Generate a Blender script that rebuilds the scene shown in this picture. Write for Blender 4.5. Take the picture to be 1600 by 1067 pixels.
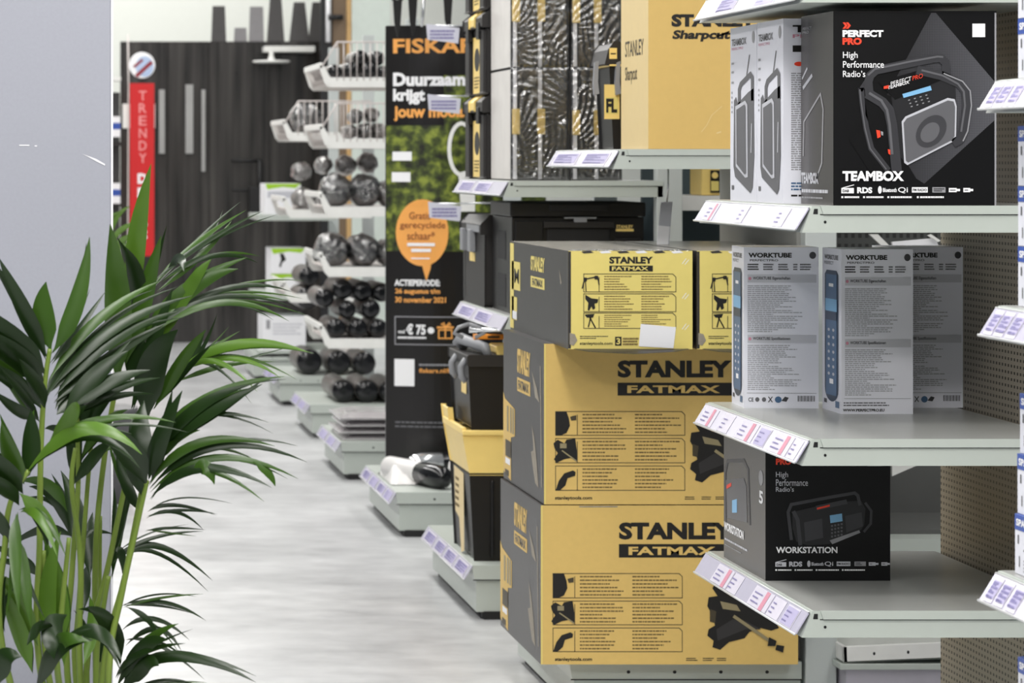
import bpy, bmesh, math, random
from mathutils import Vector, Matrix
random.seed(7)
for o in list(bpy.data.objects): bpy.data.objects.remove(o)
S = bpy.context.scene
COL = S.collection

# ------------------------------------------------------------------ camera, world, light, exposure
F, VX, VY, CH = 4400.0, 40.0, 248.0, 1.52      # focal length in pixels, vanishing point of the aisle, eye height
cam = bpy.data.cameras.new('camera')
cam.sensor_width = 36.0
cam.lens = F / 1600.0 * 36.0
cam.shift_x = (800 - VX) / 1600.0
cam.shift_y = -(533.5 - VY) / 1600.0
cam.clip_end = 200
cam.dof.use_dof = True
cam.dof.focus_distance = 5.9
cam.dof.aperture_fstop = 9.5
co = bpy.data.objects.new('camera', cam)
co.location = (0, 0, CH)
co.rotation_euler = (math.radians(90), 0, 0)
COL.objects.link(co)
S.camera = co
S.view_settings.view_transform = 'Standard'
S.view_settings.look = 'None'
S.view_settings.gamma = 1.0
S.view_settings.use_curve_mapping = False
S.view_settings.exposure = 0.0

wd = bpy.data.worlds.new('world'); S.world = wd
wd.use_nodes = True
wd.node_tree.nodes['Background'].inputs[0].default_value = (0.92, 0.96, 1.0, 1)
wd.node_tree.nodes['Background'].inputs[1].default_value = 0.15

def area(name, loc, sx, sy, power, color=(1, 0.98, 0.95), rot=(0, 0, 0)):
    l = bpy.data.lights.new(name, 'AREA'); l.shape = 'RECTANGLE'; l.size = sx; l.size_y = sy
    l.energy = power; l.color = color
    o = bpy.data.objects.new(name, l); o.location = loc; o.rotation_euler = rot; COL.objects.link(o)
    return o
# long rows of ceiling strip lights above the aisle
area('ceiling_strip_light', (0.5, 11.5, 4.3), 0.55, 26, 575)
area('ceiling_strip_light', (-2.4, 11.0, 4.3), 0.55, 26, 490)
area('ceiling_strip_light', (3.4, 11.0, 4.3), 0.55, 26, 330)
area('added_back_wall_light', (0.6, 25.0, 4.6), 5, 0.3, 95, rot=(math.radians(35), 0, 0))  # added light, put in to brighten the back wall
area('ceiling_strip_light', (-0.6, 0.5, 4.1), 2.6, 0.6, 120)
area('ceiling_strip_light', (0.9, 3.4, 4.1), 2.6, 0.6, 84)

# ------------------------------------------------------------------ materials
def s2l(c):
    c /= 255.0
    return c / 12.92 if c <= 0.04045 else ((c + 0.055) / 1.055) ** 2.4
def lin(rgb): return tuple(s2l(v) for v in rgb) + (1,)
MATS = {}
def mat(name, rgb, rough=0.5, metal=0.0, var=0.06, scale=18.0, bump=0.0, spec=0.5, trans=0.0, coat=0.0):
    """principled material whose colour is slightly mottled by a noise texture"""
    if name in MATS: return MATS[name]
    m = bpy.data.materials.new(name); m.use_nodes = True
    nt = m.node_tree; b = nt.nodes['Principled BSDF']
    tc = nt.nodes.new('ShaderNodeTexCoord'); n = nt.nodes.new('ShaderNodeTexNoise')
    n.inputs['Scale'].default_value = scale; n.inputs['Detail'].default_value = 4
    nt.links.new(tc.outputs['Object'], n.inputs['Vector'])
    mx = nt.nodes.new('ShaderNodeMix'); mx.data_type = 'RGBA'
    c = lin(rgb)
    mx.inputs[6].default_value = tuple(v * (1 - var) for v in c[:3]) + (1,)
    mx.inputs[7].default_value = tuple(min(1, v * (1 + var)) for v in c[:3]) + (1,)
    nt.links.new(n.outputs['Fac'], mx.inputs[0]); nt.links.new(mx.outputs[2], b.inputs['Base Color'])
    b.inputs['Roughness'].default_value = rough; b.inputs['Metallic'].default_value = metal
    b.inputs['Specular IOR Level'].default_value = spec
    b.inputs['Transmission Weight'].default_value = trans
    b.inputs['Coat Weight'].default_value = coat
    if bump:
        bp = nt.nodes.new('ShaderNodeBump'); bp.inputs['Strength'].default_value = bump
        nt.links.new(n.outputs['Fac'], bp.inputs['Height']); nt.links.new(bp.outputs[0], b.inputs['Normal'])
    MATS[name] = m
    return m

def film(name, density=0.12, scale=14, strength=0.9, tint=(1, 1, 1, 1), rough=0.12):
    """clear plastic film: mostly transparent, with creased glossy glare"""
    m = bpy.data.materials.new(name); m.use_nodes = True; nt = m.node_tree
    for n in list(nt.nodes): nt.nodes.remove(n)
    out = nt.nodes.new('ShaderNodeOutputMaterial'); mix = nt.nodes.new('ShaderNodeMixShader')
    tr = nt.nodes.new('ShaderNodeBsdfTransparent'); gl = nt.nodes.new('ShaderNodeBsdfGlossy')
    gl.inputs['Roughness'].default_value = rough; gl.inputs['Color'].default_value = tint
    tc = nt.nodes.new('ShaderNodeTexCoord'); mp = nt.nodes.new('ShaderNodeMapping')
    mp.inputs['Rotation'].default_value = (0.5, 0.9, 0.6); mp.inputs['Scale'].default_value = (1, 1, 2.8)
    ns = nt.nodes.new('ShaderNodeTexNoise'); ns.inputs['Scale'].default_value = scale; ns.inputs['Detail'].default_value = 3
    ns.inputs['Distortion'].default_value = 1.2
    bp = nt.nodes.new('ShaderNodeBump'); bp.inputs['Strength'].default_value = strength; bp.inputs['Distance'].default_value = 0.05
    lw = nt.nodes.new('ShaderNodeLayerWeight'); lw.inputs['Blend'].default_value = 0.25
    ad = nt.nodes.new('ShaderNodeMath'); ad.operation = 'ADD'; ad.inputs[1].default_value = density; ad.use_clamp = True
    L = nt.links.new
    L(tc.outputs['Object'], mp.inputs['Vector']); L(mp.outputs[0], ns.inputs['Vector']); L(ns.outputs['Fac'], bp.inputs['Height'])
    L(bp.outputs[0], gl.inputs['Normal']); L(bp.outputs[0], lw.inputs['Normal']); L(lw.outputs['Fresnel'], ad.inputs[0])
    L(ad.outputs[0], mix.inputs[0]); L(tr.outputs[0], mix.inputs[1]); L(gl.outputs[0], mix.inputs[2]); L(mix.outputs[0], out.inputs[0])
    return m

METAL = mat('shelf_metal', (186, 193, 186), 0.38, 0.0, 0.03, 30)
METAL_TOP = mat('shelf_metal_worn', (168, 169, 166), 0.3, 0.25, 0.06, 40)
POST = mat('upright_metal', (192, 198, 196), 0.42, 0, 0.03)
GREYPANEL = mat('grey_back_panel', (96, 97, 95), 0.5, 0, 0.08)
HOLE_SHADE = mat('dark_hole_and_shade', (16, 16, 18), 0.6)
RUBBER = mat('black_rubber', (18, 18, 19), 0.55)
STRIP = mat('clear_label_strip', (184, 181, 200), 0.22, 0, 0.05, 30)
STRIPLIP = mat('strip_lip', (210, 212, 214), 0.3)
TAGW = mat('tag_paper', (208, 204, 218), 0.4)
TAGG = mat('tag_violet_print', (128, 122, 170), 0.5)
TAGL = mat('tag_lilac_band', (176, 170, 204), 0.5)
TAGR = mat('tag_red_print', (206, 138, 158), 0.5)
YEL = mat('yellow_carton', (220, 186, 108), 0.55, 0, 0.05, 60, 0.03)
YELL = mat('pale_yellow_carton', (230, 212, 122), 0.5, 0, 0.04, 40, 0.03)
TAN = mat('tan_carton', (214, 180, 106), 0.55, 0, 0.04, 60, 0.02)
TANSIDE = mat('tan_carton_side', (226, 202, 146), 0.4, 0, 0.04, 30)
CHAR = mat('charcoal_carton', (50, 48, 48), 0.34, 0, 0.16, 9, 0.05, spec=.3)
CHARD = mat('charcoal_carton_edge', (52, 50, 50), 0.35)
CHALK = mat('scuffed_print', (150, 142, 128), 0.6, 0, 0.3, 60)
INK = mat('black_ink', (24, 22, 20), 0.45)
INKS = mat('small_black_ink', (118, 98, 56), 0.6)
INKM = mat('mid_black_ink', (70, 62, 44), 0.5)
STEEL = mat('printed_steel', (150, 138, 104), 0.45)
WHITE = mat('white_paper', (240, 240, 243), 0.45, 0, 0.02)
WPRINT = mat('white_print', (246, 246, 248), 0.4, 0, 0.01)
BOXW = mat('white_carton', (228, 229, 238), 0.35, 0, 0.02)
BOXBLK = mat('black_carton', (12, 12, 14), 0.38, 0, 0.1, spec=.3)
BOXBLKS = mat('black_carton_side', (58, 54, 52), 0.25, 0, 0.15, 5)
REDP = mat('red_print', (238, 70, 44), 0.45)
ORANGEP = mat('orange_print', (246, 172, 86), 0.45)
YPL = mat('yellow_plastic', (246, 216, 130), 0.4)
BPL = mat('black_plastic', (25, 24, 24), 0.4, 0, 0.1, spec=.35)
BPL2 = mat('charcoal_plastic', (42, 40, 39), 0.45, 0, 0.1, spec=.35)
GPL = mat('grey_plastic', (140, 142, 146), 0.4)
G1 = mat('print_grey_dark', (34, 34, 37), 0.4)
G2 = mat('print_grey_mid', (62, 62, 66), 0.4)
G3 = mat('print_grey', (98, 98, 102), 0.4)
G4 = mat('print_grey_light', (150, 150, 154), 0.4)
GT = mat('print_grey_text', (166, 167, 172), 0.4)
G5 = mat('print_grey_pale', (196, 197, 204), 0.4)
PBLUE = mat('print_blue', (72, 104, 140), 0.35)
PBLUED = mat('print_blue_dark', (42, 60, 84), 0.35)
PSKY = mat('print_sky', (130, 185, 225), 0.4)
SCRBLUE = mat('carton_blue', (48, 82, 168), 0.4)
GREEN = mat('lime_print', (158, 204, 40), 0.45)
CHROME = mat('bright_steel', (222, 224, 226), 0.2, 0.8)
WPL = mat('white_plastic', (236, 236, 232), 0.35)
WIRE = mat('white_wire', (214, 206, 202), 0.4)

def pegboard(name, rgb, py, pz, fy=0.5, fz=0.42, axis='Y', dark=0.22):
    m = bpy.data.materials.new(name); m.use_nodes = True; nt = m.node_tree; b = nt.nodes['Principled BSDF']
    tc = nt.nodes.new('ShaderNodeTexCoord'); sp = nt.nodes.new('ShaderNodeSeparateXYZ'); L = nt.links.new
    L(tc.outputs['Object'], sp.inputs[0])
    def fr(sock, pitch, frac, alt=0):
        d = nt.nodes.new('ShaderNodeMath'); d.operation = 'DIVIDE'; d.inputs[1].default_value = pitch; L(sock, d.inputs[0])
        f = nt.nodes.new('ShaderNodeMath'); f.operation = 'FRACT'; L(d.outputs[0], f.inputs[0])
        c = nt.nodes.new('ShaderNodeMath'); c.operation = 'LESS_THAN'; c.inputs[1].default_value = frac; L(f.outputs[0], c.inputs[0])
        return c.outputs[0]
    a = fr(sp.outputs[axis], py, fy); z = fr(sp.outputs['Z'], pz, fz)
    mu = nt.nodes.new('ShaderNodeMath'); mu.operation = 'MULTIPLY'; L(a, mu.inputs[0]); L(z, mu.inputs[1])
    mx = nt.nodes.new('ShaderNodeMix'); mx.data_type = 'RGBA'; L(mu.outputs[0], mx.inputs[0])
    c = lin(rgb); mx.inputs[6].default_value = c; mx.inputs[7].default_value = tuple(v * dark for v in c[:3]) + (1,)
    L(mx.outputs[2], b.inputs['Base Color']); b.inputs['Roughness'].default_value = 0.5
    return m
PEG = pegboard('pegboard_metal', (152, 144, 130), 0.0185, 0.0145)
PEGD = pegboard('pegboard_dark', (70, 72, 70), 0.02, 0.03, axis='X')

def halftone(name, a, b_, scale):
    """dot-screen print that fades to black towards its left end, as printed on the carton"""
    m = bpy.data.materials.new(name); m.use_nodes = True; nt = m.node_tree; b = nt.nodes['Principled BSDF']; L = nt.links.new
    tc = nt.nodes.new('ShaderNodeTexCoord'); mp = nt.nodes.new('ShaderNodeMapping'); mp.inputs['Rotation'].default_value = (0, 0.785, 0)
    ck = nt.nodes.new('ShaderNodeTexChecker'); ck.inputs['Scale'].default_value = scale
    ck.inputs['Color1'].default_value = lin(a); ck.inputs['Color2'].default_value = lin(b_)
    sp = nt.nodes.new('ShaderNodeSeparateXYZ'); mr = nt.nodes.new('ShaderNodeMapRange')
    mr.inputs[1].default_value = -0.07; mr.inputs[2].default_value = 0.17; mr.inputs[3].default_value = .06; mr.inputs[4].default_value = 1.0
    mx = nt.nodes.new('ShaderNodeMix'); mx.data_type = 'RGBA'; mx.inputs[6].default_value = lin((12,12,14))
    L(tc.outputs['Object'], mp.inputs[0]); L(mp.outputs[0], ck.inputs[0]); L(tc.outputs['Object'], sp.inputs[0]); L(sp.outputs['X'], mr.inputs[0])
    L(mr.outputs[0], mx.inputs[0]); L(ck.outputs[0], mx.inputs[7]); L(mx.outputs[2], b.inputs['Base Color']); b.inputs['Roughness'].default_value = 0.4
    return m
HALF = halftone('halftone_print', (66, 66, 71), (98, 98, 104), 420)

def foliage_print():
    m = bpy.data.materials.new('printed_greenery'); m.use_nodes = True; nt = m.node_tree; b = nt.nodes['Principled BSDF']
    tc = nt.nodes.new('ShaderNodeTexCoord'); n = nt.nodes.new('ShaderNodeTexNoise'); n.inputs['Scale'].default_value = 24; n.inputs['Detail'].default_value = 7
    r = nt.nodes.new('ShaderNodeValToRGB')
    e = r.color_ramp.elements; e[0].position = 0.36; e[0].color = lin((34, 36, 26)); e[1].position = 0.66; e[1].color = lin((140, 152, 62))
    q = r.color_ramp.elements.new(0.5); q.color = lin((74, 86, 38))
    nt.links.new(tc.outputs['Object'], n.inputs[0]); nt.links.new(n.outputs['Fac'], r.inputs[0]); nt.links.new(r.outputs[0], b.inputs['Base Color'])
    b.inputs['Roughness'].default_value = 0.3
    return m
LEAFPRINT = foliage_print()

# ------------------------------------------------------------------ mesh builder
_TXT = {}
def glyphs(s, bold):
    k = (s, bold)
    if k in _TXT: return _TXT[k]
    cu = bpy.data.curves.new('t', 'FONT'); cu.body = s; cu.size = 1.0; cu.offset = bold; cu.resolution_u = 3
    ob = bpy.data.objects.new('t', cu)
    me = bpy.data.meshes.new_from_object(ob)
    v = [(p.co.x, p.co.y) for p in me.vertices]; f = [tuple(p.vertices) for p in me.polygons]
    bpy.data.objects.remove(ob); bpy.data.curves.remove(cu); bpy.data.meshes.remove(me)
    _TXT[k] = (v, f)
    return _TXT[k]

LAY = 0.0006
def front(Y):                     # a vertical plane facing the camera, addressed by where photo points fall on it
    def fn(a, b, off): return Vector(((a - VX) * Y / F, Y - off, CH - (b - VY) * Y / F))
    return fn
def left(X, Yfar, Ynear, Zt, Zb): # an aisle-facing plane, addressed 0..1 from its far end and from its top
    def fn(a, b, off): return Vector((X - off, Yfar + (Ynear - Yfar) * a, Zt + (Zb - Zt) * b))
    return fn
def face_cam(Y, X0, X1, Zt, Zb):  # a camera-facing plane, addressed 0..1
    def fn(a, b, off): return Vector((X0 + (X1 - X0) * a, Y - off, Zt + (Zb - Zt) * b))
    return fn
def wpt(px, py, Y): return Vector(((px - VX) * Y / F, Y, CH - (py - VY) * Y / F))

class MB:
    def __init__(s): s.v = []; s.f = []; s.m = []; s.mats = []; s.sm = []
    def mi(s, m):
        if m not in s.mats: s.mats.append(m)
        return s.mats.index(m)
    def add(s, vs, fs, m, smooth=False):
        o = len(s.v); s.v += [Vector(p) for p in vs]
        i = s.mi(m)
        for f in fs: s.f.append(tuple(k + o for k in f)); s.m.append(i); s.sm.append(smooth)
        return s
    def box(s, x0, x1, y0, y1, z0, z1, m, mats=None):
        """mats: optional dict of face name -> material (left,right,front,back,bottom,top)"""
        V = [(x0,y0,z0),(x1,y0,z0),(x1,y1,z0),(x0,y1,z0),(x0,y0,z1),(x1,y0,z1),(x1,y1,z1),(x0,y1,z1)]
        FS = {'bottom':(3,2,1,0),'top':(4,5,6,7),'front':(0,1,5,4),'right':(1,2,6,5),'back':(2,3,7,6),'left':(3,0,4,7)}
        o = len(s.v); s.v += [Vector(p) for p in V]
        for k, f in FS.items():
            s.f.append(tuple(i + o for i in f)); s.m.append(s.mi((mats or {}).get(k, m))); s.sm.append(False)
        return s
    def cbox(s, x0, x1, y0, y1, z0, z1, m, c=0.01, axis='y'):
        """box with chamfered edges along one axis (rounded rectangle section)"""
        pts = []
        if axis == 'y': a0,a1,b0,b1 = x0,x1,z0,z1
        elif axis == 'x': a0,a1,b0,b1 = y0,y1,z0,z1
        else: a0,a1,b0,b1 = x0,x1,y0,y1
        for cx, cy, st in ((a1-c,b1-c,0),(a0+c,b1-c,90),(a0+c,b0+c,180),(a1-c,b0+c,270)):
            for k in range(4):
                t = math.radians(st + 30*k); pts.append((cx + c*math.cos(t), cy + c*math.sin(t)))
        if axis == 'y': return s.prism([(p, y0, q) for p, q in pts], (0, y1-y0, 0), m)
        if axis == 'x': return s.prism([(x0, p, q) for p, q in pts], (x1-x0, 0, 0), m)
        return s.prism([(p, q, z0) for p, q in pts], (0, 0, z1-z0), m)
    def prism(s, pts, d, m, smooth=False):
        n = len(pts); d = Vector(d)
        a = [Vector(p) for p in pts]; b = [p + d for p in a]
        fs = [tuple(range(n)), tuple(range(2*n-1, n-1, -1))] + [(i, (i+1) % n, n + (i+1) % n, n + i) for i in range(n)]
        return s.add(a + b, fs, m, smooth)
    def tube(s, pts, r, m, n=8, closed=False, cap=True):
        pts = [Vector(p) for p in pts]; N = len(pts); vs = []; fs = []
        rr = r if isinstance(r, (list, tuple)) else [r] * N
        up = None
        for i, p in enumerate(pts):
            if closed: t = pts[(i+1) % N] - pts[i-1]
            else: t = pts[min(i+1, N-1)] - pts[max(i-1, 0)]
            t.normalize()
            if up is None:
                up = Vector((0,0,1)) if abs(t.z) < .9 else Vector((0,1,0))
            e1 = t.cross(up)
            if e1.length < 1e-5: e1 = t.cross(Vector((1,0,0.1)))
            e1.normalize(); e2 = e1.cross(t); up = e2
            for k in range(n):
                a = 2*math.pi*k/n; vs.append(p + (e1*math.cos(a) + e2*math.sin(a))*rr[i])
        for i in range(N if closed else N-1):
            j = (i+1) % N
            for k in range(n): fs.append((i*n+k, i*n+(k+1) % n, j*n+(k+1) % n, j*n+k))
        if cap and not closed: fs += [tuple(range(n-1, -1, -1)), tuple(range((N-1)*n, N*n))]
        return s.add(vs, fs, m, True)
    def lathe(s, prof, c, axis, m, n=24, mats=None):
        """profile of (distance along axis, radius)"""
        axis = Vector(axis).normalized(); c = Vector(c)
        e1 = axis.cross(Vector((0,0,1)) if abs(axis.z) < .9 else Vector((1,0,0))).normalized(); e2 = axis.cross(e1)
        o = len(s.v)
        for h, r in prof:
            for k in range(n):
                a = 2*math.pi*k/n; s.v.append(c + axis*h + (e1*math.cos(a) + e2*math.sin(a))*max(r, 1e-5))
        for i in range(len(prof)-1):
            mm = mats[i] if mats else m
            for k in range(n):
                s.f.append((o+i*n+k, o+i*n+(k+1) % n, o+(i+1)*n+(k+1) % n, o+(i+1)*n+k)); s.m.append(s.mi(mm)); s.sm.append(True)
        s.f.append(tuple(o+k for k in range(n-1,-1,-1))); s.m.append(s.mi(mats[0] if mats else m)); s.sm.append(False)
        e = o+(len(prof)-1)*n
        s.f.append(tuple(e+k for k in range(n))); s.m.append(s.mi(mats[-1] if mats else m)); s.sm.append(False)
        return s
    # ---- print on a surface
    def poly(s, fn, pts, m, lay=1):
        return s.add([fn(a, b, lay*LAY) for a, b in pts], [tuple(range(len(pts)))], m)
    def rect(s, fn, x0, y0, x1, y1, m, lay=1):
        return s.poly(fn, [(x0,y0),(x1,y0),(x1,y1),(x0,y1)], m, lay)
    def grid(s, fn, x0, y0, x1, y1, nx, m, lay=1):
        for i in range(nx):
            s.rect(fn, x0+(x1-x0)*i/nx, y0, x0+(x1-x0)*(i+1)/nx, y1, m, lay)
        return s
    def ell(s, fn, cx, cy, rx, ry, m, lay=1, n=28):
        return s.poly(fn, [(cx+rx*math.cos(2*math.pi*k/n), cy+ry*math.sin(2*math.pi*k/n)) for k in range(n)], m, lay)
    def line(s, fn, pts, w, m, lay=1, closed=False, wy=None):
        """polyline of width w (in face units)"""
        wy = wy or w
        P = [(x/w, y/wy) for x, y in pts]; n = len(P); L_ = []; R_ = []
        for i in range(n):
            p = P[i]; a = P[i-1] if (i > 0 or closed) else None; c = P[(i+1) % n] if (i < n-1 or closed) else None
            d1 = (p[0]-a[0], p[1]-a[1]) if a else None; d2 = (c[0]-p[0], c[1]-p[1]) if c else None
            def nz(d):
                l = math.hypot(*d) or 1e-9; return (d[0]/l, d[1]/l)
            d1 = nz(d1) if d1 else nz(d2); d2 = nz(d2) if d2 else d1
            t = nz((d1[0]+d2[0], d1[1]+d2[1])); k = 1/max(.5, t[0]*d1[0]+t[1]*d1[1]); nx, ny = -t[1]*.5*k, t[0]*.5*k
            e = 0.0 if closed or (0 < i < n-1) else (-.3 if i == 0 else .3)
            q = (p[0]+t[0]*e, p[1]+t[1]*e)
            L_.append(((q[0]+nx)*w, (q[1]+ny)*wy)); R_.append(((q[0]-nx)*w, (q[1]-ny)*wy))
        vs = [fn(x, y, lay*LAY) for x, y in L_] + [fn(x, y, lay*LAY) for x, y in R_]
        return s.add(vs, [(i, (i+1) % n, n+(i+1) % n, n+i) for i in range(n if closed else n-1)], m)
    def text(s, fn, t, x0, y0, x1, y1, m, lay=2, bold=0.02, shear=0.0, slope=0.0):
        v, f = glyphs(t, bold)
        a0 = min(p[0] for p in v); a1 = max(p[0] for p in v); b0 = min(p[1] for p in v); b1 = max(p[1] for p in v)
        out = []
        for x, y in v:
            u = (x-a0)/(a1-a0); w = (y-b0)/(b1-b0)
            X = x0+(x1-x0)*u
            out.append(fn(X + shear*w*abs(y1-y0), y1+(y0-y1)*w + slope*(X-x0), lay*LAY))
        return s.add(out, f, m)
    def lines(s, fn, x0, y0, x1, y1, n, m, lay=1, fill=0.45, ragged=0.5, rnd=None):
        """n lines of print too small to read, as broken dashes"""
        rnd = rnd or random.Random(n + int(x0*7) + int(y0*3))
        h = (y1-y0)/n
        for i in range(n):
            y = y0 + h*i; end = x0 + (x1-x0)*(1-ragged*rnd.random()); x = x0
            while x < end:
                w = (x1-x0)*rnd.uniform(.03, .11); s.rect(fn, x, y+h*(.5-fill/2), min(x+w, end), y+h*(.5+fill/2), m, lay); x += w + (x1-x0)*.012
        return s
    def build(s, name, parent=None, origin=None, bevel=0.0, smooth=None):
        o = Vector(origin) if origin is not None else (ORG[parent.name] if parent else Vector((0,0,0)))
        me = bpy.data.meshes.new(name)
        me.from_pydata([tuple(p - o) for p in s.v], [], s.f)
        for m in s.mats: me.materials.append(m)
        me.polygons.foreach_set('material_index', s.m); me.polygons.foreach_set('use_smooth', s.sm)
        me.validate(); me.update()
        ob = bpy.data.objects.new(name, me); COL.objects.link(ob)
        if parent: ob.parent = parent
        else: ob.location = o
        ORG[ob.name] = o
        if bevel:
            b = ob.modifiers.new('bevel', 'BEVEL'); b.width = bevel; b.segments = 2; b.limit_method = 'ANGLE'; b.angle_limit = math.radians(50)
        return ob
ORG = {}
def tag(o, label=None, cat=None, group=None, kind=None):
    if label: o['label'] = label
    if cat: o['category'] = cat
    if group: o['group'] = group
    if kind: o['kind'] = kind
    return o
def thing(name, label, cat, loc, group=None, rz=0.0):
    o = bpy.data.objects.new(name, None); COL.objects.link(o); o.location = loc; o.rotation_euler = (0, 0, rz)
    o.empty_display_size = .1
    ORG[o.name] = Vector(loc); tag(o, label, cat, group)
    return o
def dup(root, loc, label, group=None, rz=None):
    r = root.copy(); COL.objects.link(r); r.location = loc; r['label'] = label
    if rz is not None: r.rotation_euler = (0, 0, rz)
    ORG[r.name] = Vector(loc)
    if group: r['group'] = group
    for ch in list(root.children):
        c = ch.copy(); COL.objects.link(c); c.parent = r
        for g in list(ch.children):
            d = g.copy(); COL.objects.link(d); d.parent = c
    return r
def struct(o): o['kind'] = 'structure'; return o

# ------------------------------------------------------------------ the setting
def floor_mat():
    m = bpy.data.materials.new('polished_concrete'); m.use_nodes = True; nt = m.node_tree; b = nt.nodes['Principled BSDF']; L = nt.links.new
    tc = nt.nodes.new('ShaderNodeTexCoord'); mp = nt.nodes.new('ShaderNodeMapping'); mp.inputs['Scale'].default_value = (.75, 1.0, 1)
    n = nt.nodes.new('ShaderNodeTexNoise'); n.inputs['Scale'].default_value = 1.6; n.inputs['Detail'].default_value = 8; n.inputs['Roughness'].default_value = .62
    n2 = nt.nodes.new('ShaderNodeTexNoise'); n2.inputs['Scale'].default_value = 9; n2.inputs['Detail'].default_value = 6
    L(tc.outputs['Object'], mp.inputs[0]); L(mp.outputs[0], n.inputs[0]); L(mp.outputs[0], n2.inputs[0])
    r = nt.nodes.new('ShaderNodeValToRGB'); e = r.color_ramp.elements
    e[0].position = .3; e[0].color = lin((160, 161, 163)); e[1].position = .72; e[1].color = lin((220, 221, 222))
    mx = nt.nodes.new('ShaderNodeMix'); mx.data_type = 'FLOAT'; mx.inputs[0].default_value = .35
    L(n.outputs['Fac'], mx.inputs[2]); L(n2.outputs['Fac'], mx.inputs[3]); L(mx.outputs[0], r.inputs[0]); L(r.outputs[0], b.inputs['Base Color'])
    rr = nt.nodes.new('ShaderNodeMapRange'); rr.inputs[3].default_value = .22; rr.inputs[4].default_value = .42
    L(n.outputs['Fac'], rr.inputs[0]); L(rr.outputs[0], b.inputs['Roughness'])
    bp = nt.nodes.new('ShaderNodeBump'); bp.inputs['Strength'].default_value = .06; bp.inputs['Distance'].default_value = .02; L(n2.outputs['Fac'], bp.inputs['Height']); L(bp.outputs[0], b.inputs['Normal'])
    b.inputs['Specular IOR Level'].default_value = .6
    return m
struct(MB().box(-5, 7, -4, 27, -.05, 0, floor_mat()).build('floor'))
WALL = mat('painted_wall', (226, 229, 222), .7, 0, .02)
struct(MB().box(-5, 7, 26.8, 27, 0, 5, WALL).build('wall_back'))

PILLAR = mat('pillar_paint', (156, 158, 168), .48, 0, .05, 160, .05)
SCUFF = mat('scuff_white', (226, 226, 230), .5)
PIL_Y = 5.25
mb = MB()
px1 = (175 - VX) * PIL_Y / F
mb.box(-.42, px1, PIL_Y, PIL_Y + .5, 0, 4.2, PILLAR)
fr = front(PIL_Y)
mb.poly(fr, [(128,240),(150,248),(164,256),(164,259),(150,252)], SCUFF)
mb.ell(fr, 132, 415, 3, 3.5, SCUFF); mb.ell(fr, 158, 763, 3, 3.5, SCUFF); mb.rect(fr, 30, 226, 46, 228, SCUFF); mb.rect(fr, 54, 227, 58, 229, SCUFF)
pil = struct(mb.build('pillar', origin=(-.13, PIL_Y + .25, 0), bevel=.004)); tag(pil, 'grey painted square pillar behind the palm', 'pillar')
mb = MB().box(px1 - .002, px1 + .002, PIL_Y - .002, PIL_Y + .02, 0, 4.2, SCUFF)
mb.build('corner_guard', pil)

# ------------------------------------------------------------------ shelving
XF, XB, XBASE = 1.575, 2.10, 1.475
def shelf_geom(unit, Yn, Yf, Zt, th=.053, xf=XF, xb=XB):
    mb = MB()
    mb.prism([(xf, Yn, Zt), (xb, Yn, Zt), (xb, Yn, Zt-th), (xf-.020, Yn, Zt-th), (xf-.004, Yn, Zt-.012)], (0, Yf-Yn, 0), METAL)
    mb.box(xf+.004, xb-.002, Yn+.002, Yf-.002, Zt-.001, Zt+.001, METAL_TOP)
    mb.prism([(xf+.016, Yn-.004, Zt+.001), (xb, Yn-.004, Zt+.001), (xb, Yn-.004, Zt-.016), (xf+.022, Yn-.004, Zt-.016)], (0, .004, 0), METAL)
    fn = face_cam(Yn, xf, xb, Zt, Zt-th)
    mb.ell(fn, .05, .6, .006*.9, .055, HOLE_SHADE); mb.poly(fn, [(.008,.1),(.022,.1),(.022,.3),(.004,.3)], HOLE_SHADE)
    mb.rect(fn, .03, .30, 1, .335, HOLE_SHADE)  # dark line painted as the shadow under the lip
    return mb.build('shelf', unit)
def strip(unit, Yn, Yf, Zt, tags, xf=XF, seed=0):
    """sloping clear label strip along the shelf edge; tags = list of (position 0..1 from far end, width, kind)"""
    mb = MB(); x0, z0, x1, z1 = xf-.003, Zt-.003, xf-.030, Zt-.047
    mb.prism([(x0-.003, Yn+.004, z0), (x0, Yn+.004, z0), (x1, Yn+.004, z1), (x1-.003, Yn+.004, z1)], (0, Yf-Yn-.008, 0), STRIP)
    mb.tube([(x1-.0035, Yn+.004, z1), (x1-.0035, Yf-.004, z1)], .0025, STRIPLIP, 6)
    mb.tube([(x0-.002, Yn+.004, z0), (x0-.002, Yf-.004, z0)], .002, STRIPLIP, 6)
    st = mb.build('label_strip', unit)
    nrm = Vector((-(z0-z1), 0, (x0-x1))).normalized()
    def fn(a, b, off):
        return Vector((x0-.003+(x1-x0)*b, Yf-.004+(Yn-Yf+.008)*a, z0+(z1-z0)*b)) + nrm*(off+.0006)
    rnd = random.Random(seed)
    for p, w, k in tags:
        t = MB(); t.add([fn(p,.08,0), fn(p+w,.08,0), fn(p+w,.94,0), fn(p,.94,0), fn(p,.08,.0003), fn(p+w,.08,.0003), fn(p+w,.94,.0003), fn(p,.94,.0003)],
              [(0,1,2,3),(4,5,6,7),(0,1,5,4),(1,2,6,5),(2,3,7,6),(3,0,4,7)], TAGW)
        f2 = lambda a, b, off: fn(p+w*a, b, off+.0003)
        if 'r' in k: t.rect(f2, .62, .1, .8, .94, TAGR)
        if 'v' in k:
            t.rect(f2, .05, .2, .95, .8, TAGL); t.lines(f2, .08, .2, .95, .85, 4, TAGG, 2, .5, .3, rnd)
        if 'p' in k: t.rect(f2, .05, .15, .95, .9, TAGL)
        t.lines(f2, .1, .25, .55, .85, 3, TAGG, 2, .3, .4, rnd)
        t.build('price_tag', st)
    return st
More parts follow.
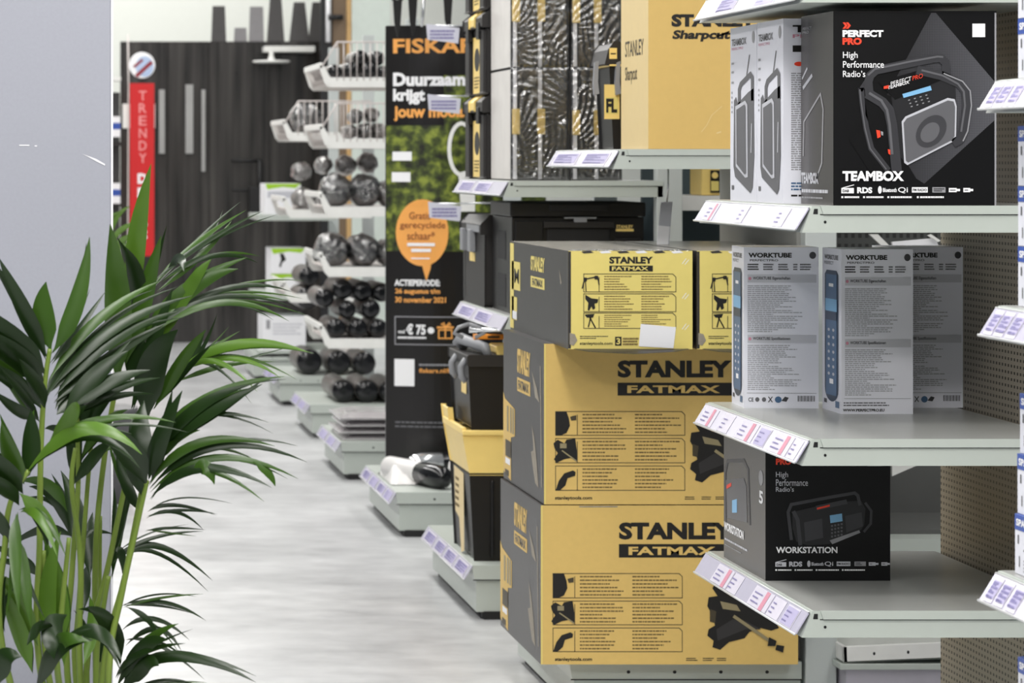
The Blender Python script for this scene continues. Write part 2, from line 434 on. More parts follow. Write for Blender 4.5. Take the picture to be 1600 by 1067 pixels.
def base_geom(unit, Yn, Yf, Zt=.17, xf=XBASE, xb=XB, feet=True):
    mb = MB()
    mb.prism([(xf, Yn, Zt), (xb, Yn, Zt), (xb, Yn, Zt-.05), (xf+.005, Yn, Zt-.05), (xf-.002, Yn, Zt-.012)], (0, Yf-Yn, 0), METAL)
    mb.box(xf+.012, xb, Yn+.012, Yf-.012, .025, Zt-.05, METAL)
    fn = face_cam(Yn, xf, xb, Zt, Zt-.05)
    mb.rect(fn, .0, .93, 1, 1.0, HOLE_SHADE)
    for q in (.25, .45, .65, .85): mb.ell(fn, q, .55, .008, .09, HOLE_SHADE)
    bs = mb.build('base', unit)
    k = MB(); k.box(xf+.03, xb, Yn+.03, Yf-.03, 0, .026, HOLE_SHADE); k.build('kick_gap_shade', unit)  # dark block standing in for the shade in the gap under the base
    if feet:
        for dx in (.03, .14):
            k = MB(); k.cbox(xf+dx, xf+dx+.09, Yn+.008, Yn+.07, 0, .027, RUBBER, .01); k.build('foot', unit)
    return bs
def upright(unit, Y, H, x0=XB, x1=XB+.085, w=.05, m=None):
    mb = MB().box(x0, x1, Y, Y+w, 0, H, m or POST)
    fn = face_cam(Y, x0, x1, H, 0)
    return mb.build('upright', unit, bevel=.003)
def unit(label, Y, n): return thing('shelving_unit', label, 'shelving', (1.8, Y, 0), 'end-of-aisle shelving units')
TW = lambda n, ks, w=.09, seed=1: [((i+.25+.3*random.Random(seed*31+i).random())/n, w, ks[i % len(ks)]) for i in range(n)]

# E1: the near unit with the radios
Y1, Y1F = 5.64, 6.50
ZA, ZB, ZC = 1.425, .958, .614
u1 = unit('grey shelving unit nearest the camera holding boxed radios', Y1, 1)
base_geom(u1, Y1, Y1F)
for z, tg in ((ZA, [(.08,.1,'r'),(.42,.07,''),(.78,.09,'')]), (ZB, [(.03,.14,'r'),(.24,.1,''),(.42,.16,'r'),(.6,.1,'p'),(.74,.16,'r'),(.91,.07,'')]), (ZC, [(.17,.17,'r'),(.33,.1,''),(.55,.17,'r'),(.73,.1,''),(.85,.1,'p')])):
    shelf_geom(u1, Y1, Y1F, z); strip(u1, Y1, Y1F, z, tg, seed=int(z*100))
shelf_geom(u1, Y1, Y1F, 1.886); strip(u1, Y1, Y1F, 1.886, [(.2,.2,'v'),(.6,.2,'p')])
MB().box(XB+.012, XB+.03, Y1, Y1F, .17, 2.3, PEG).build('pegboard_back', u1)
upright(u1, Y1F-.06, 2.3, XB+.031, XB+.11); upright(u1, Y1, 2.3, XB+.031, XB+.11)

# E0: the unit at the right edge, only its far end shows
Y0N, Y0 = 3.72, 4.56
u0 = unit('grey shelving unit cut off by the right edge of the photo', Y0N, 0)
base_geom(u0, Y0N, Y0)
Z0S = (1.647, 1.282, .853, .43)
for i, z in enumerate(Z0S):
    shelf_geom(u0, Y0N, Y0, z); strip(u0, Y0N, Y0, z, [(.02,.045,'v'),(.075,.05,'v'),(.14,.05,'v')], seed=i+50)
MB().box(XB+.012, XB+.03, Y0N, Y0, .17, 2.3, PEG).build('pegboard_back', u0)
upright(u0, Y0-.06, 2.3, XB+.031, XB+.11)

# E2: big tool boxes
Y2, Y2F = 7.62, 8.52
Z2S = 1.545; ZB2 = .159
u2 = unit('grey shelving unit carrying the big yellow tool cartons', Y2, 2)
base_geom(u2, Y2, Y2F, ZB2)
shelf_geom(u2, Y2, Y2F, Z2S, xf=1.61); strip(u2, Y2, Y2F, Z2S, [(.06,.4,'v'),(.55,.38,'v')], xf=1.61, seed=8)
MB().box(XB+.0, XB+.02, Y2+.05, Y2F, ZB2, 2.3, mat('grey_metal_panel', (150,150,146), .35, .1)).build('back_panel', u2)
upright(u2, Y2, 2.3, XB+.01, XB+.095)

# E3: black tool boxes
Y3, Y3F = 9.28, 10.3
Z3A, Z3B, ZB3 = 1.4465, 1.0, .18
u3 = unit('grey shelving unit with black tool cases and shrink-wrapped crates', Y3, 3)
base_geom(u3, Y3, Y3F, ZB3)
for z in (Z3A, Z3B):
    shelf_geom(u3, Y3, Y3F, z, xf=1.595); strip(u3, Y3, Y3F, z, [(.08,.3,'v'),(.44,.3,'v')], xf=1.595, seed=int(z*10))
strip(u3, Y3, Y3F, ZB3, [(.05,.2,'v'),(.3,.18,'v'),(.52,.2,'v'),(.76,.2,'v')], xf=XBASE+.003, seed=3)
upright(u3, Y3, 2.4, XB-.02, XB+.065); upright(u3, Y3F, 2.4, XB-.02, XB+.065)

# ------------------------------------------------------------------ cartons on the near unit
def carton(name, label, cat, group, X0, X1, Yn, Yf, Z0, Z1, body, faces=None, rz=0.0, prints=None, bevel=.0025):
    o = ((X0+X1)/2, (Yn+Yf)/2, Z0)
    mb = MB(); mb.box(X0, X1, Yn, Yf, Z0, Z1, body, faces)
    if prints: prints(mb)
    ob = mb.build(name, origin=o, bevel=bevel); ob.rotation_euler = (0, 0, rz)
    return tag(ob, label, cat, group)

def icons_row(mb, fn, x0, x1, y0, y1, m, lay=2):
    """row of small feature badges"""
    w = x1-x0; h = y1-y0
    P = [(0,.095),(.12,.115),(.275,.145),(.43,.075),(.535,.12),(.69,.1),(.815,.085),(.925,.075)]
    for i, (a, b) in enumerate(P):
        X, X2 = x0+w*a, x0+w*(a+b)
        if i == 0:
            mb.rect(fn, X, y0+h*.3, X2, y1, m, lay); mb.line(fn, [(X+.1*(X2-X), y0+h*.3),(X2, y0-h*.1)], w*.006, m, lay)
            mb.text(fn, 'DAB', X+(X2-X)*.1, y0+h*.5, X+(X2-X)*.6, y0+h*.85, BOXBLK, lay+1, .03)
        elif i == 1: mb.text(fn, 'RDS', X, y0+h*.2, X2, y1, m, lay, .05)
        elif i == 2: mb.ell(fn, X+(X2-X)*.12, y0+h*.55, (X2-X)*.1, h*.5, m, lay); mb.text(fn, 'Bluetooth', X+(X2-X)*.28, y0+h*.3, X2, y0+h*.85, m, lay, .03)
        elif i == 3: mb.text(fn, 'Qi', X, y0+h*.2, X2, y1, m, lay, .01)
        elif i == 4: mb.rect(fn, X, y0+h*.2, X2, y0+h*.9, m, lay); mb.text(fn, 'FM RADIO', X+(X2-X)*.06, y0+h*.38, X2-(X2-X)*.06, y0+h*.72, BOXBLK, lay+1, .02)
        elif i == 5: mb.rect(fn, X, y0+h*.2, X2, y0+h*.9, G4, lay); mb.lines(fn, X+(X2-X)*.1, y0+h*.3, X2-(X2-X)*.05, y0+h*.8, 2, BOXBLK, lay+1)
        else:
            mb.rect(fn, X, y0+h*.3, X+(X2-X)*.7, y0+h*.85, m, lay); mb.rect(fn, X+(X2-X)*.7, y0+h*.42, X2, y0+h*.72, m, lay)
            mb.lines(fn, X+(X2-X)*.1, y0+h*.45, X+(X2-X)*.6, y0+h*.7, 1, G2, lay+1)

CG2 = mat('print_cage_grey', (54, 54, 58), 0.4)
def radio_print(mb, fn, T=lambda x, y: (x, y)):
    """picture of a square work radio in its roll cage; drawn in photo coordinates through T"""
    P = lambda pts, m, l=2: mb.poly(fn, [T(*p) for p in pts], m, l)
    def bar(pts, w, m, l): mb.line(fn, [T(*p) for p in pts], w, m, l)
    # body
    P([(1394,150),(1440,128),(1478,118),(1492,122),(1494,208),(1488,222),(1418,257),(1402,240),(1394,190)], G1, 3)
    P([(1372,128),(1442,108),(1480,112),(1478,122),(1398,156)], BOXBLK, 4)
    P([(1350,140),(1392,150),(1404,245),(1372,230),(1352,180)], BOXBLK, 3)
    # cage, back to front
    bar([(1345,140),(1347,160),(1353,200),(1361,232),(1386,264)], 9, CG2, 3); bar([(1343,140),(1345,160),(1351,200),(1359,232),(1384,264)], 2, G3, 4)
    bar([(1345,140),(1352,129),(1364,152)], 7, CG2, 3)
    bar([(1358,150),(1356,128),(1359,118),(1368,110),(1420,99),(1460,91),(1470,91),(1477,98),(1478,114)], 13, CG2, 5)
    bar([(1356,117),(1366,108),(1420,96.5),(1464,88.5),(1472,89)], 3, G3, 6)
    bar([(1358,148),(1378,160),(1388,172),(1393,195),(1397,235),(1400,264)], 16, CG2, 6)
    bar([(1358,146),(1376,157),(1385,172),(1389,195),(1393,240)], 4, G3, 7)
    bar([(1436,110),(1470,118),(1498,130),(1508,142),(1510,165),(1504,205),(1499,218),(1492,222)], 14, CG2, 5)
    bar([(1474,115),(1503,127),(1515,142),(1517,165),(1511,205),(1504,220)], 2, G4, 6); bar([(1440,110),(1472,118),(1496,131),(1505,143),(1507,165),(1501,205)], 3, G3, 6)
    # logo band, display, keys
    mb.text(fn, 'PERFECT', *T(1391,128), *T(1423,135), WPRINT, 6, .0, slope=-.28*SL(T)); mb.text(fn, 'PRO', *T(1425,119), *T(1441,126), REDP, 6, .0, slope=-.28*SL(T))
    P([(1380,135),(1388,133),(1388,138),(1380,139)], REDP, 6); mb.text(fn, 'TEAMBOX', *T(1386,135), *T(1420,140), WPRINT, 6, .02, slope=-.28*SL(T))
    P([(1409,147),(1453,134),(1455,141),(1411,153)], PSKY, 6)
    for r in range(3):
        for c in range(4): x, y = 1418+c*9+r*2, 156+r*5-c*2.6; P([(x,y),(x+3,y-.8),(x+3,y+1),(x,y+1.6)], G4, 6)
    # speaker grille with silver surround
    P([(1408,190),(1414,182),(1480,153),(1491,155),(1494,166),(1493,215),(1487,222),(1417,258),(1412,254)], G5, 5)
    P([(1411,192),(1416,185),(1480,157),(1489,158.5),(1491.5,167),(1490.5,213),(1486,219),(1418,254),(1414.5,251)], G3, 6)
    cx, cy = 1454, 205
    mb.poly(fn, [T(cx+24*math.cos(a*.2244), cy-8*math.cos(a*.2244)+24*math.sin(a*.2244)) for a in range(28)], G2, 7)
    mb.poly(fn, [T(cx-2+15*math.cos(a*.2244), cy+2-5*math.cos(a*.2244)+15*math.sin(a*.2244)) for a in range(28)], G3, 8)
    P([(1368,203),(1374,204),(1375,214),(1370,216)], REDP, 7); P([(1386,233),(1390,234),(1390,242),(1387,240)], REDP, 8)
    P([(1375,205),(1379,206),(1379,212),(1376,211)], G4, 7)
def SL(T):
    a = T(1300, 100); b = T(1400, 100); c = T(1300, 200)
    return abs((c[1]-a[1])/(b[0]-a[0]))

YT = 5.66
def teambox_print(mb):
    fn = front(YT)
    mb.poly(fn, [(1455,20),(1462,20),(1556,130),(1556,186),(1444,287),(1405,262),(1350,215),(1350,214)], HALF, 1)
    mb.poly(fn, [(1326,218),(1356,190),(1420,260),(1438,290),(1400,322),(1394,322)], BOXBLK, 2)
    radio_print(mb, fn)
    mb.text(fn, '»', 1316, 35, 1329, 45, REDP, 3, .07)
    mb.text(fn, 'PERFECT', 1316, 47, 1380, 58, WPRINT, 3, .055); mb.text(fn, 'PRO', 1316, 59, 1346, 70, REDP, 3, .055)
    for t, x, y, d in (('High',1339,81,94),('Performance',1380,95.5,106),('Radio’s',1351,110.5,120.5)): mb.text(fn, t, 1316, y, x, d, WPRINT, 8, .006)
    mb.text(fn, 'TEAMBOX', 1315, 267, 1411, 283, WPRINT, 10, .05)
    icons_row(mb, fn, 1314, 1520, 290, 302, WPRINT, 4)
    for a, b in ((1314,1342),(1348,1380),(1386,1425),(1432,1475)):
        mb.rect(fn, a, 306.5, a+3, 309.5, WPRINT, 4); mb.lines(fn, a+5, 306, b, 310, 1, WPRINT, 4, .7, .05)
    mb.rect(fn, 1519, 37, 1539, 58, WPRINT, 2)
    mb.rect(fn, 1553.5, 20, 1556.3, 321, G4, 3)
    ln = left((1302-VX)*YT/F, YT+.235, YT, 1.817, ZA)
    mb.line(ln, [(.08,.74),(.1,.56),(.62,.42),(.7,.5),(.66,.78),(.5,.86)], .035, G4, 1, wy=.012)
    mb.line(ln, [(.08,.38),(.35,.32)], .05, G5, 1, wy=.02); mb.line(ln, [(.05,.33),(.2,.28)], .03, G5, 1, wy=.014)
    mb.text(ln, 'PERFECT', .06, .06, .34, .075, G4, 1, .03); mb.text(ln, 'PRO', .06, .08, .26, .095, G4, 1, .03)
    mb.text(ln, 'TEAMBOX', .02, .83, .56, .89, G5, 1, .05); mb.lines(ln, .03, .915, .86, .94, 1, G5, 1, .7, .05); mb.lines(ln, .03, .955, .7, .97, 1, G4, 1, .6, .05)
XT = (1302-VX)*YT/F
carton('radio_carton', 'large black radio carton with a grey work radio pictured on it', 'box', 'boxed radios', XT, (1557-VX)*YT/F, YT, YT+.235, ZA+.001, 1.817, BOXBLK,
       {'left': BOXBLKS, 'top': BOXBLKS}, 0, teambox_print)

def white_radio(X0, Yn, Yf, lab, g):
    Zt = 1.815
    def pr(mb):
        ln = left(X0, Yf, Yn, Zt, ZA)
        mb.text(ln, 'TEAMBOX', .06, .065, .62, .105, G3, 1, .03); mb.text(ln, 'PERFECTPRO', .06, .115, .5, .13, TAGR, 1, .0)
        mb.ell(ln, .88, .07, .05, .035, G4)
        mb.line(ln, [(.62,.30),(.74,.17)], .035, G3, 1, wy=.006)
        # radio in slanted view: handle, body, grille
        mb.line(ln, [(.36,.47),(.36,.36),(.42,.33),(.78,.28),(.85,.30),(.86,.42)], .1, G3, 2, wy=.03)
        mb.poly(ln, [(.16,.42),(.24,.40),(.3,.44),(.7,.38),(.9,.36),(.92,.74),(.86,.92),(.78,.95),(.2,.86),(.14,.8)], G3, 2)
        mb.poly(ln, [(.22,.455),(.6,.425),(.68,.45),(.7,.86),(.6,.865),(.24,.80)], G5, 3)
        mb.poly(ln, [(.27,.475),(.58,.447),(.62,.46),(.64,.84),(.58,.845),(.28,.785)], G3, 4)
        mb.line(ln, [(.84,.56),(.82,.72)], .03, G5, 3, wy=.01)
        for y in (.2, .25, .31): mb.rect(ln, .05, y, .14, y+.012, G4)
        mb.lines(ln, .05, .36, .12, .5, 5, G4); mb.rect(ln, .06, .91, .15, .935, G3)
        fn = face_cam(Yn, X0, X0+.33, Zt, ZA)
        mb.text(fn, 'TEAMBOX', .06, .035, .7, .075, INK, 1, .05); mb.text(fn, 'PERFECTPRO', .06, .085, .6, .105, TAGR, 1, .02)
        mb.rect(fn, .06, .145, .4, .18, INK); mb.ell(fn, .1, .245, .03, .012, REDP)
        mb.lines(fn, .05, .29, .5, .82, 44, G4, 1, .5, .2); mb.lines(fn, .05, .88, .4, .93, 3, PBLUE, 1, .5, .1); mb.lines(fn, .05, .945, .6, .965, 1, INK)
    return carton('radio_carton', lab, 'box', 'boxed radios', X0, X0+.33, Yn, Yf, ZA+.001, Zt, BOXW, {'top': BOXW}, 0, pr)
white_radio(1.594, 5.925, 6.135, 'white radio carton directly behind the large black radio carton', 'r')
white_radio(1.598, 6.155, 6.385, 'white radio carton at the far end of the top radio shelf', 'r')

def tube_box(xpx, lab, Yn, rz=0.0, X=None, wid=.158, bar=True):
    X0 = X if X is not None else (xpx-VX)*Yn/F
    D, H = .142, .362; X1 = X0+wid; Z0 = ZB+.001
    def pr(mb):
        fn = face_cam(Yn, X0, X1, Z0+H, Z0); ln = left(X0, Yn+D, Yn, Z0+H, Z0)
        mb.text(fn, 'WORKTUBE', .06, .035, .64, .065, INK, 1, .045); mb.text(fn, 'PERFECTPRO', .08, .075, .46, .088, G3, 1, .02); mb.ell(fn, .92, .05, .045, .022, G2)
        for a, b in ((.05,.2),(.26,.4),(.46,.6),(.66,.72),(.75,.9)): mb.lines(fn, a, .1, b, .145, 3, INK if a < .1 else G3, 1, .55, .15)
        for y, t in ((.17,'WORKTUBE Eigenschaften'), (.545,'WORKTUBE Spezifikationen')):
            mb.rect(fn, .05, y, .97, y+.05, G5, 1); mb.text(fn, t, .12, y+.013, .62, y+.037, G2, 2, .015); mb.ell(fn, .08, y+.025, .02, .01, TAGR, 2)
        mb.lines(fn, .05, .235, .8, .53, 25, GT, 1, .5, .6); mb.lines(fn, .05, .605, .8, .89, 24, GT, 1, .5, .65)
        mb.rect(fn, .04, .905, .97, .908, G4)
        if bar:
            mb.text(fn, 'CE', .06, .935, .13, .96, G2, 1, .02)
            for c in (.18, .27): mb.ell(fn, c, .947, .028, .014, G3)
            mb.line(fn, [(.33,.93),(.38,.962)], .012, G2, 1, wy=.005); mb.line(fn, [(.38,.93),(.33,.962)], .012, G2, 1, wy=.005)
            mb.ell(fn, .46, .947, .045, .02, PBLUE); mb.poly(fn, [(.5,.955),(.55,.928),(.6,.935),(.57,.96)], G2)
            for k in range(16): mb.rect(fn, .72+k*.0145, .922, .72+k*.0145+.006+.004*(k % 3 == 0), .958, G2)
        else: mb.text(fn, 'WWW.PERFECTPRO.EU', .02, .968, .6, .985, INK, 1, .04); mb.lines(fn, .03, .925, .7, .955, 2, G3)
        # aisle side: slim blue light tube
        mb.text(ln, 'WORKTUBE', .12, .04, .85, .07, G3, 1, .03); mb.text(ln, 'PERFECT', .12, .08, .6, .1, G3, 1, .0)
        n = 10; pts = [(.5+.36*math.cos(math.pi*k/n), .86+.08*math.sin(math.pi*k/n)) for k in range(n+1)] + [(.14,.16),(.24,.135),(.76,.135),(.86,.16)]
        mb.poly(ln, pts, PBLUED, 1)
        mb.rect(ln, .22, .16, .78, .9, PBLUE, 2); mb.rect(ln, .2, .31, .8, .385, PSKY, 3); mb.rect(ln, .22, .39, .78, .44, PBLUED, 3)
        for r in range(7):
            for c in range(2): mb.ell(ln, .38+.24*c, .5+.045*r, .06, .01, G5, 3, 8)
        mb.rect(ln, .38, .215, .62, .235, WPRINT, 3); mb.rect(ln, .42, .8, .62, .83, WPRINT, 3)
        mb.rect(ln, .1, .93, .25, .955, G2); mb.rect(ln, .7, .93, .9, .97, PBLUE)
    ob = carton('work_light_carton', lab, 'box', 'boxed work lights', X0, X1, Yn, Yn+D, Z0, Z0+H, BOXW, {'top': BOXW}, rz, pr, .0015)
    return ob
tube_box(1166, 'white work light carton with a barcode at the far end of its shelf', 6.335, math.radians(-3.5), wid=.166)
tube_box(1314, 'white work light carton standing foremost of the three', 6.19, math.radians(.5), bar=False)
tube_box(1392, 'dim white work light carton half hidden at the right, against the pegboard', 6.345, 0, wid=.164)

YW = 6.04
def workstation_print(mb):
    fn = front(YW)
    mb.text(fn, 'PERFECT', 1212, 704, 1262, 714, WPRINT, 3, .055); mb.text(fn, 'PRO', 1212, 716, 1236, 726, REDP, 3, .055)
    for t, x, y, d in (('High',1231,737,748),('Performance',1262,748.5,759),('Radio’s',1240,760.5,768)): mb.text(fn, t, 1212, y, x, d, G5, 3, .004)
    bar = lambda pts, w, m, l: mb.line(fn, pts, w, m, l)
    mb.poly(fn, [(1238,800),(1300,785),(1345,782),(1352,795),(1350,820),(1345,828),(1295,850),(1262,852),(1244,846),(1238,825)], G1, 2)
    bar([(1236,842),(1231,800),(1236,788),(1300,776),(1335,770),(1340,774),(1343,788)], 5, G2, 3)
    bar([(1250,850),(1246,812),(1240,800)], 6, G2, 3); bar([(1352,786),(1361,798),(1360,818),(1350,830)], 4, G2, 3)
    mb.poly(fn, [(1274,790),(1322,780),(1324,787),(1276,797)], G2, 3); mb.poly(fn, [(1276,793),(1296,788),(1296,791),(1276,796)], REDP, 4)
    mb.poly(fn, [(1296,805),(1315,802),(1316,814),(1297,817)], PSKY, 4); mb.poly(fn, [(1320,806),(1346,800),(1348,822),(1322,832)], G2, 3)
    mb.poly(fn, [(1256,816),(1284,810),(1286,840),(1258,846)], G2, 3); mb.poly(fn, [(1296,844),(1342,828),(1344,832),(1300,850)], G4, 3)
    for r in range(4):
        for c in range(4): mb.rect(fn, 1298+c*5, 820+r*5.5-c, 1301+c*5, 823+r*5.5-c, G3, 4)
    mb.text(fn, 'WORKSTATION', 1212, 854, 1308, 864, WPRINT, 4, .03)
    icons_row(mb, fn, 1211, 1390, 875, 885, G5, 4)
    for a, b in ((1211,1237),(1241,1270),(1274,1311),(1315,1352)):
        mb.rect(fn, a, 889, a+2.5, 891.5, WPRINT, 4); mb.lines(fn, a+4, 888.5, b, 892, 1, WPRINT, 4, .6, .05)
    mb.rect(fn, 1355, 723, 1378, 728, G4, 3)
    ln = left(XW, YW+.36, YW, .893, ZC)
    mb.text(ln, 'WORKSTATION', .02, .70, .5, .77, WPRINT, 2, .04); mb.lines(ln, .03, .83, .6, .85, 1, G5, 1, .8, .1); mb.lines(ln, .03, .88, .45, .895, 1, G4, 1, .6, .1)
    mb.poly(ln, [(.06,.36),(.5,.28),(.56,.34),(.58,.62),(.1,.66)], G3, 1); mb.poly(ln, [(.08,.4),(.2,.36),(.2,.39),(.08,.43)], REDP, 2); mb.poly(ln, [(.22,.5),(.34,.47),(.34,.58),(.22,.6)], PSKY, 2)
    mb.line(ln, [(.05,.7),(.04,.3),(.1,.2),(.5,.14),(.6,.2),(.64,.62)], .04, G2, 1, wy=.03)
    mb.ell(ln, .9, .22, .05, .06, G4, 1); mb.text(ln, '5', .86, .32, .95, .42, WPRINT, 1, .03)
XW = (1196-VX)*YW/F
carton('radio_carton', 'black radio carton with a wide radio on the bottom shelf', 'box', 'boxed radios', XW, (1391-VX)*YW/F, YW, YW+.36, ZC+.001, .893, BOXBLK, {'left': BOXBLKS}, 0, workstation_print)

# ------------------------------------------------------------------ blue and white screw cartons on the unit at the right edge
def screw_box(z, dx, lab, dy=0.0, yf=4.525):
    X0 = 1.588+dx; Yf = yf; Yn = yf-.13; H = .0955
    def pr(mb):
        ln = left(X0, Yf, Yn, z+H, z)
        mb.rect(ln, 0, .0, 1, .26, SCRBLUE, 1); mb.text(ln, 'SPAX', .06, .07, .5, .19, WPRINT, 2, .04)
        mb.text(ln, '4,0x70', .3, .52, .75, .64, G2, 1, .02); mb.line(ln, [(.12,.35),(.12,.48)], .04, G2, 1, wy=.03); mb.line(ln, [(.16,.7),(.16,.86)], .03, G2, 1, wy=.03)
        mb.lines(ln, .3, .72, .95, .95, 4, G4, 1, .5, .3); mb.rect(ln, .55, .74, .9, .94, G4, 1)
        fn = face_cam(Yn, X0, X0+.16, z+H, z); mb.rect(fn, 0, 0, 1, .26, SCRBLUE, 1); mb.lines(fn, .1, .4, .9, .9, 5, G4)
    return carton('screw_carton', lab, 'box', 'screw cartons at the right edge', X0, X0+.16, Yn, Yf, z, z+H, BOXW, {'top': SCRBLUE}, 0, pr, .001)
for zi, (z, n) in enumerate(zip(Z0S, (2, 3, 3, 3))):
    pos = ['top', 'second', 'third', 'bottom'][zi]
    for k in range(n):
        h = ({2: ['lower', 'upper'], 3: ['lowest', 'middle', 'topmost']})[n][k]
        screw_box(z+.002+k*.0965, .002+[0,.004,.008][k] if zi == 2 else .007, 'blue and white screw carton, %s of the stack on the %s shelf at right edge' % (h, pos))

# ------------------------------------------------------------------ big tool cartons on the second unit
def feature_panels(mb, fn, x0, x1, ys, icon_w, seed, ink=None):
    ink = ink or INKS
    for i, (a, b) in enumerate(ys):
        c = 5
        mb.line(fn, [(x0,a),(x1-c,a),(x1,a+c),(x1,b),(x0,b)], 1.1, INKM, 1, closed=True)
        mb.line(fn, [(x0+icon_w,a+c),(x0+icon_w,b)], 1.1, INKM, 1)
        rnd = random.Random(seed+i)
        m = (x0+icon_w+x1)/2
        mb.lines(fn, x0+icon_w+8, a+2, m-6, b-2, 6, ink, 1, .38, .5, rnd); mb.lines(fn, m+6, a+2, x1-6, b-2, 6, ink, 1, .38, .5, rnd)
        # picture in the left cell
        X = lambda u: x0+icon_w*u
        Yv = lambda v: a+(b-a)*v
        P = lambda pts, mm, l=2: mb.poly(fn, [(X(u), Yv(v)) for u, v in pts], mm, l)
        if seed >= 100:
            if i == 0: mb.line(fn, [(X(-.1),Yv(.8)),(X(.05),Yv(.3)),(X(.9),Yv(.15)),(X(1.0),Yv(.6))], 2, INK, 2); mb.line(fn, [(X(.1),Yv(.35)),(X(.15),Yv(.95))], 1.5, INK, 2); mb.rect(fn, X(.0),Yv(.2),X(.2),Yv(.42),INK,3); mb.rect(fn, X(.7),Yv(.1),X(.9),Yv(.3),INK,3)
            elif i == 1: P([(.1,.05),(.5,.25),(.95,.3),(.9,.5),(.7,.55),(.75,.8),(.6,.9),(.5,.7),(.35,.95),(.25,.9),(.3,.5),(.1,.3)], INK)
            else: P([(.05,.1),(.7,.05),(.6,.3),(.2,.3)], INK); mb.line(fn, [(X(.4),Yv(.3)),(X(.75),Yv(.95))], 2, INK, 2); mb.line(fn, [(X(.45),Yv(.3)),(X(.3),Yv(.9))], 2, INK, 2)
        elif i == 0: P([(.0,.0),(.5,.0),(.62,.3),(.66,.6),(.5,.9),(.25,1),(0,1)], INK); P([(.66,.22),(.95,.15),(.95,.36),(.72,.38)], INKM)
        elif i == 1:
            P([(-.1,.2),(.1,.05),(.4,.2),(.5,.05),(.9,.0),(.98,.5),(.98,.95),(.7,.8),(.4,.85),(.05,1),(-.08,.85),(.1,.6),(-.05,.4)], INK)
            mb.line(fn, [(X(.3),Yv(.5)),(X(.95),Yv(.92))], 2, STEEL, 3); mb.rect(fn, X(.2),Yv(.2),X(.5),Yv(.4),STEEL,3)
        else: P([(.0,1),(.15,.6),(.4,.3),(.8,.18),(.92,.25),(.9,.4),(.55,.5),(.45,.8),(.2,1)], INK)
def vise_print(mb, fn, ox, oy, k=1.0):
    P = lambda pts, m, l=2: mb.poly(fn, [(ox+x*k, oy+y*k) for x, y in pts], m, l)
    P([(12,0),(24,6),(36,20),(58,22),(76,26),(88,38),(98,44),(112,70),(100,74),(84,70),(66,76),(58,86),(34,92),(20,104),(8,100),(10,90),(0,82),(2,72),(12,66),(8,50),(0,36),(2,22),(16,20),(8,8)], INK)
    P([(20,28),(46,34),(52,44),(24,40)], STEEL, 3); P([(14,72),(40,56),(62,60),(84,72),(60,72),(30,84),(16,90)], CHARD, 3)
    mb.line(fn, [(ox+42*k,oy+52*k),(ox+100*k,oy+92*k)], 5*k, STEEL, 4); P([(96,84),(108,90),(106,98),(94,98)], INK, 5); P([(108,96),(120,98),(118,108),(106,104)], INK, 5)
    P([(4,40),(14,44),(12,62),(4,60)], INKM, 3)
def side_print(mb, ln):
    mb.rect(ln, 0, 0, .26, 1, YEL, 1) if False else None
    mb.text(ln, 'STANLEY', .36, .09, .68, .25, YEL, 1, .06)
    mb.rect(ln, .36, .28, .68, .37, YEL, 1); mb.text(ln, 'FATMAX', .39, .295, .65, .355, CHAR, 2, .03)
    mb.poly(ln, [(0,.42),(.05,.46),(.3,.5),(.3,.68),(.2,.7),(.2,.99),(.0,.95)], YEL, 1)
    for a in (.1,.18,.24): mb.rect(ln, a, .5, a+.04, .67, STEEL, 2)
    mb.rect(ln, .06, .73, .2, .84, INKM, 2); mb.rect(ln, .06, .85, .18, .89, WHITE, 2); mb.rect(ln, .05, .93, .15, .97, INKM, 2)
    mb.poly(ln, [(.72,.54),(.78,.62),(.84,.78),(.88,.92),(.8,.9),(.74,.8),(.7,.72),(.76,.7)], CHALK, 1)
    mb.poly(ln, [(.72,.2),(.84,.3),(.9,.38),(.8,.36)], CHALK, 1); mb.line(ln, [(.92,.15),(.95,.9)], .02, CHALK, 1, wy=.01)
YS = 7.56
def big_box(x0, x1, y0, y1, lab, txt, panels, web, vise, rz):
    fn0 = front(YS); a = fn0(x0, y1, 0); b = fn0(x1, y0, 0)
    def pr(mb):
        fn = front(YS)
        (tx0, ty0, tx1, ty1), (fx0, fy0, fx1, fy1) = txt
        mb.text(fn, 'STANLEY', tx0, ty0, tx1, ty1, INK, 1, .05); mb.rect(fn, fx0, fy0, fx1, fy1, INK, 1)
        mb.text(fn, 'FATMAX', fx0+15, fy0+4, fx1-19, fy1-4, YEL, 2, .035)
        feature_panels(mb, fn, *panels, 34, 10)
        mb.text(fn, 'stanleytools.com', *web, INK, 1, .03)
        wx = tx0-15
        for q in (0, 13, 24): mb.lines(fn, wx+120+q*2, web[1], wx+138+q*2, web[3]-1, 2, INKM, 1, .5, .2)
        vise_print(mb, fn, *vise)
        mb.line(fn, [(x0+1.5,y0+1),(x0+1.5,y1-1)], 2.2, YELL, 1)
        side_print(mb, left(a.x, YS+.64, YS, b.z, a.z))
        mb.rect(fn, x0+60, y0+1, x0+120, y0+3, CHALK, 1)
    return carton('tool_carton', lab, 'box', 'large yellow tool cartons', a.x, b.x, YS, YS+.64, a.z, b.z, YEL, {'left': CHAR, 'top': CHAR, 'right': CHAR}, rz, pr, .004)
b1 = big_box(845, 1247, 789.5, 1038, 'large yellow and charcoal tool carton standing on the shelf base', ((967,816,1147,843),(967,850,1137,871)), (864,1066,((896,934),(939,976),(981,1018))), (867,1027,925,1034), (1105,911,1.0), 0)
